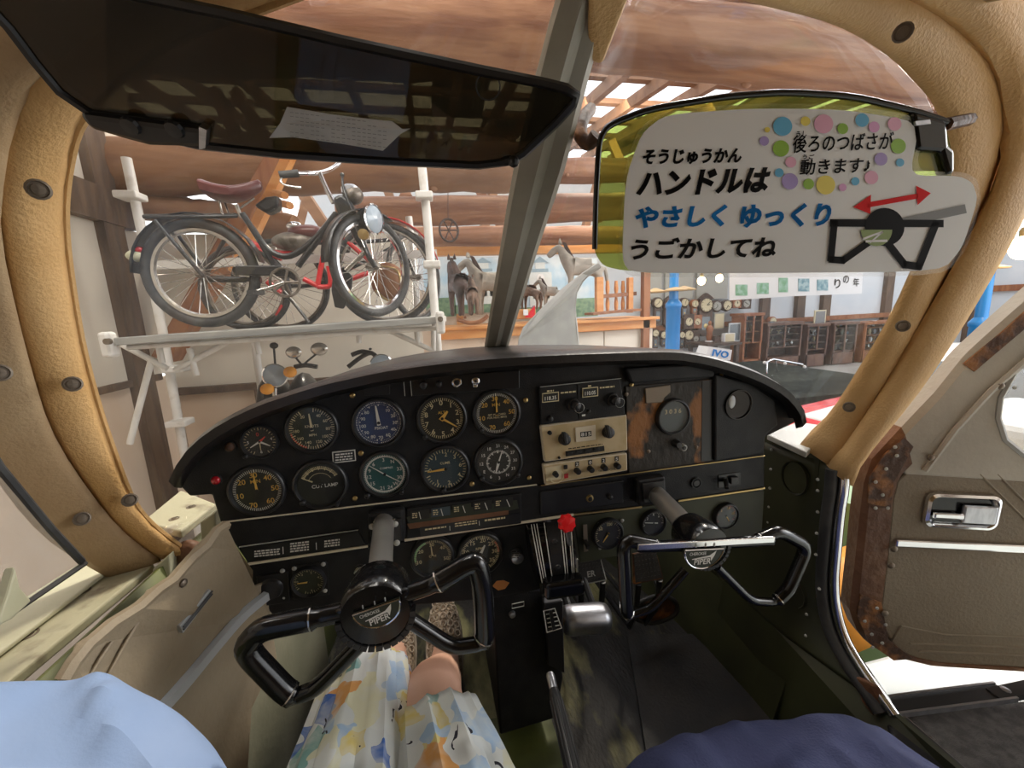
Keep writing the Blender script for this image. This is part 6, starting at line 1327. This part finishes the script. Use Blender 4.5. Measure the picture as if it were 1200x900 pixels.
# hanging banner
BN = thing('hanging_banner', U(930,350,Y=7.6), 'white hanging banner with small green pictures and lettering', 'banner')
bq = [(855,300),(1012,300),(1010,344),(930,347),(855,352)]
MB().prism([U(x,y,Y=7.6) for x,y in bq], (0,.01,0)).build('cloth', M['paper'], BN)
for x in (858,1008): MB().tube([U(x,301,Y=7.6), Vector((U(x,301,Y=7.6).x,7.6,4.85))], .006, 5).build('cord', M['white'], BN)
gp = mat('picture_green', (.18,.40,.22), .6, c2=(.35,.55,.45), scale=9); gb_ = mat('picture_blue', (.15,.30,.36), .6, c2=(.40,.55,.58), scale=9)
for i,(x,y,w_,h_) in enumerate(((869,340,14,13),(894,338,14,13),(918,334,11,17),(942,334,13,15),(964,334,13,13))):
    MB().prism([U(x+a*w_/2,y+b2*h_/2,Y=7.592) for a,b2 in ((-1,1),(1,1),(1,-1),(-1,-1))], (0,.004,0)).build('picture', gp if i < 3 else gb_, BN)
mb = MB()
for s, x, y, h in (('の',988,332,9),('年',1000,336,10),('り',978,338,11)): text_fit(mb, s, U(x,y,Y=7.59), U(x+7,y-.5,Y=7.59), U(x,y-h,Y=7.59), .01)
mb.build('lettering', M['ink'], BN)
# blue poles with brass shades
def pole_lamp(px, py0, Y, label, k):
    c = U(px,py0,Y=Y); t = thing('blue_lamp_post', (c.x,Y,0), label, 'lamp post', 'blue lamp posts'); F = axis_frame((c.x,Y,0),(0,0,1)); zb = U(px,py0+(24 if k == 0 else 55),Y=Y).z
    MB().lathe([(.16,0),(.16,.05),(.12,.1),(.115,zb-.1),(.13,zb-.08),(.13,zb-.03),(.11,zb),(.075,zb+.05)], F, 20).build('column', M['bluepole'], t, smooth=True); MB().lathe([(.075,zb+.05),(.07,3.85)], F, 16).build('shaft', M['bluepole'], t, smooth=True)
    zs = U(px,py0+(10 if k == 0 else -6),Y=Y).z
    for s in (-1,0,1): MB().lathe([(.02,.06),(.10,.03),(.20,0),(.19,-.02),(.08,0)], axis_frame((c.x+s*.27,Y+(.12 if s else -.02),zs+.01*s),(0,0,1)), 20).build('shade', M['shade'], t, smooth=True)
pole_lamp(790,330,6.2,'nearer blue lamp post in front of the clocks',0); pole_lamp(1158,320,4.6,'blue lamp post seen above the open door',1)
for px, py, Y, lb in ((822,329,6.8,'glowing bulb lamp under the sign near the clocks'),(843,326,7.2,'glowing bulb lamp under the sign near the banner'),(1199,290,4.2,'bright glowing bulb lamp at the right edge')):
    c = U(px,py,Y=Y); t = thing('bulb_lamp', c, lb, 'lamp', 'bulb lamps in the hall'); r = .07 if Y > 5 else .14
    MB().ball(c, r, r, r*1.15).build('bulb', M['bulb'], t, smooth=True); MB().lathe([(r*.4,r*.9),(r*.45,r*1.6),(r*.3,r*1.9)], axis_frame(c,(0,0,1)), 12, cap1=True).build('socket', M['brass'], t); MB().tube([c+Vector((0,0,r*1.8)), Vector((c.x,c.y,4.85))], .008, 5).build('flex', M['ink'], t)
# metal folding chair
FC = thing('folding_chair', U(920,470,Y=6.2)-Vector((0,0,.3)), 'chrome tube folding chair seen through the right windshield', 'chair')
def t6(name, m, r, *paths):
    for p in paths: MB().tube([U(q[0],q[1],Y=6.2+(q[2] if len(q) > 2 else 0)) for q in p], r, 8).build(name, M[m], FC, smooth=True)
t6('back_frame','chrome',.018,[(898,440),(899,424),(906,421),(940,427),(945,431),(942,448),(938,472)]); t6('leg','chrome',.016,[(898,440),(897,468)],[(938,472),(937,474)],[(905,440,-.4),(904,470,-.4)],[(935,455,-.4),(934,476,-.4)]); t6('brace','chrome',.01,[(909,422),(911,440)])
MB().prism([U(x,y,Y=6.2+o) for x,y,o in ((898,443,0),(940,452,0),(937,458,-.4),(905,444,-.4))], (0,0,-.02)).build('seat', M['chrome2'], FC); 
for x, y in ((896,425),(943,430),(920,426)): MB().ball(U(x,y,Y=6.15), .03).build('cap', M['paper'], FC)
# net-covered platform / dark low stage in front of the cabinets
MB().box((5.6,6.1,.2), (3.2,3.2,.4)).build('low_stage', M['netcloth'], bevel=.01, label='dark green covered low stage before the cabinets', cat='stage')
# ---------------------------------------------------------------- cars to the right
def car(label, c, L, W_, H_, yaw, body_m, top_m):
    t = thing('vintage_car', c, label, 'car'); R3 = Matrix.Rotation(yaw,3,'Z'); w_ = lambda x, y, z: Vector(c)+R3 @ Vector((x*L,y*W_,z*H_))
    prof = [(-.5,.22),(-.5,.45),(-.47,.56),(-.2,.62),(.15,.64),(.45,.60),(.5,.48),(.5,.22)]
    rows = [[w_(x,s*(.5 if abs(s) < 1 else .5),z) for x,z in prof] for s in ()]
    def shell(pr, wy, name, m, inset=.06):
        rws = [[w_(x*.985,-wy,z*(.98)) for x,z in pr],[w_(x,-wy+inset*.4,z) for x,z in pr],[w_(x,wy-inset*.4,z) for x,z in pr],[w_(x*.985,wy,z*.98) for x,z in pr]]
        mb = MB().grid(rws); n = len(pr); mb.add(rws[0],[tuple(range(n))]); mb.add(rws[3],[tuple(range(n))]); return mb.build(name, M[m], t, bevel=.03, segs=3, smooth=True)
    shell(prof, .46, 'body', body_m); shell([(-.22,.60),(-.12,.94),(.05,1.0),(.25,.98),(.38,.62)], .40, 'cabin', top_m)
    shell([(-.485,.30),(-.46,.58),(-.2,.665),(-.2,.30)], .30, 'bonnet', top_m)
    for s in (-1,1):
        MB().prism([w_(-.17,s*.405,.64), w_(-.1,s*.405,.90), w_(.06,s*.405,.95), w_(.06,s*.405,.64)], R3 @ Vector((0,s*.01,0))).build('side_window', M['blueglass'], t); MB().prism([w_(.09,s*.405,.64), w_(.09,s*.405,.95), w_(.23,s*.405,.93), w_(.32,s*.405,.64)], R3 @ Vector((0,s*.01,0))).build('side_window', M['blueglass'], t)
        for x in (-.32,.32):
            F = axis_frame(w_(x,s*.44,.21), R3 @ Vector((0,s,0))); r = .21*H_
            wl_ = MB().lathe([(r*.6,-.08),(r,-.07),(r,.06),(r*.65,.08),(.0001,.05)], F, 24).build('wheel', M['rubber'], t, smooth=True); MB().lathe([(r*.5,.07),(r*.4,.09),(.0001,.1)], F, 18).build('hub_cap', M['chrome'], wl_, smooth=True)
        h = MB().lathe([(.03,-.06),(.10,0),(.11,.01)], axis_frame(w_(-.5,s*.34,.47), R3 @ Vector((-1,0,.0))), 18).build('headlamp', M['chrome'], t, smooth=True); MB().lathe([(.10,.01),(.05,.03),(.0001,.035)], axis_frame(w_(-.5,s*.34,.47), R3 @ Vector((-1,0,0))), 18).build('lens', M['lens'], h, smooth=True)
        MB().ball(w_(-.36,s*.45,.44), .4, .13, .16, M=R3).build('wing', M[body_m], t, smooth=True)
    MB().prism([w_(-.212,-.36,.65), w_(-.212,.36,.65), w_(-.132,.33,.93), w_(-.132,-.33,.93)], R3 @ Vector((-.012,0,0))).build('windscreen', M['blueglass'], t)
    MB().bar(w_(-.52,-.44,.3), w_(-.52,.44,.3), .05, .09).build('bumper', M['chrome'], t, bevel=.02)
car('white bonneted car with red wings beyond the right pillar', (4.95,2.65,0), 3.6, 1.5, 1.22, math.radians(4), 'carred', 'carwhite')
# white van body above the door edge
VB = thing('white_van', (2.95,1.4,0), 'white boxy vehicle roof seen between pillar and door', 'van')
va = U(1040,470,Y=2.15); MB().box((2.95,1.4,.68), (.8,.6,.9)).build('body', M['carwhite'], VB, bevel=.08, segs=4)
for x in (2.7,3.2):
    for y in (1.13,1.67): MB().lathe([(.1,-.05),(.16,-.05),(.16,.05),(.1,.06),(.0001,.05)], axis_frame((x,y,.16),(0,1,0)), 18).build('wheel', M['rubber'], VB)
# yellow slatted shutter and orange canvas outside the door gap
SH = thing('yellow_shutter', U(992,720,X=2.2)-Vector((0,0,.02)), 'yellow and white slatted shutter seen through the door gap', 'shutter')
ya, yb_ = U(975,560,X=2.0), U(1012,735,X=2.0)
cy = (ya.y+yb_.y)/2
for k in range(12):
    z = .86-k*.068
    MB().box((2.05,cy,z), (.03,.55,.055)).build('slat', M['yellow' if k%3 else 'carwhite'], SH)
for s in (-1,1): MB().box((2.08,cy+s*.29,.46), (.05,.05,.92)).build('stile', M['orangewood'], SH)
OC = thing('orange_canvas', (1.4,.8,.9), 'orange canvas cover bunched beyond the wing', 'canvas')
rows = []
for i in range(9):
    row = []
    for j in range(12):
        row.append(Vector((.92+i*.12, .66+j*.03, .90+.10*math.sin(PI*j/11)+.02*math.sin(i*1.7+j))))
    rows.append(row)
MB().grid(rows).build('cover', M['orangecloth'], OC, smooth=True, solid=.01)
gd = thing('green_drum', (1.62,1.22,0), 'pale green drum beside the wing in the door gap', 'drum')
MB().lathe([(.22,0),(.24,.02),(.24,.5),(.25,.52),(.24,.54),(.24,1.0),(.25,1.02),(.2,1.03),(.0001,1.03)], axis_frame((1.62,1.22,0),(0,0,1)), 24).build('drum_body', M['green'], gd, smooth=True); MB().lathe([(.03,0),(.03,.02),(.0001,.021)], axis_frame((1.72,1.22,1.03),(0,0,1)), 10).build('bung', M['screw'], gd)
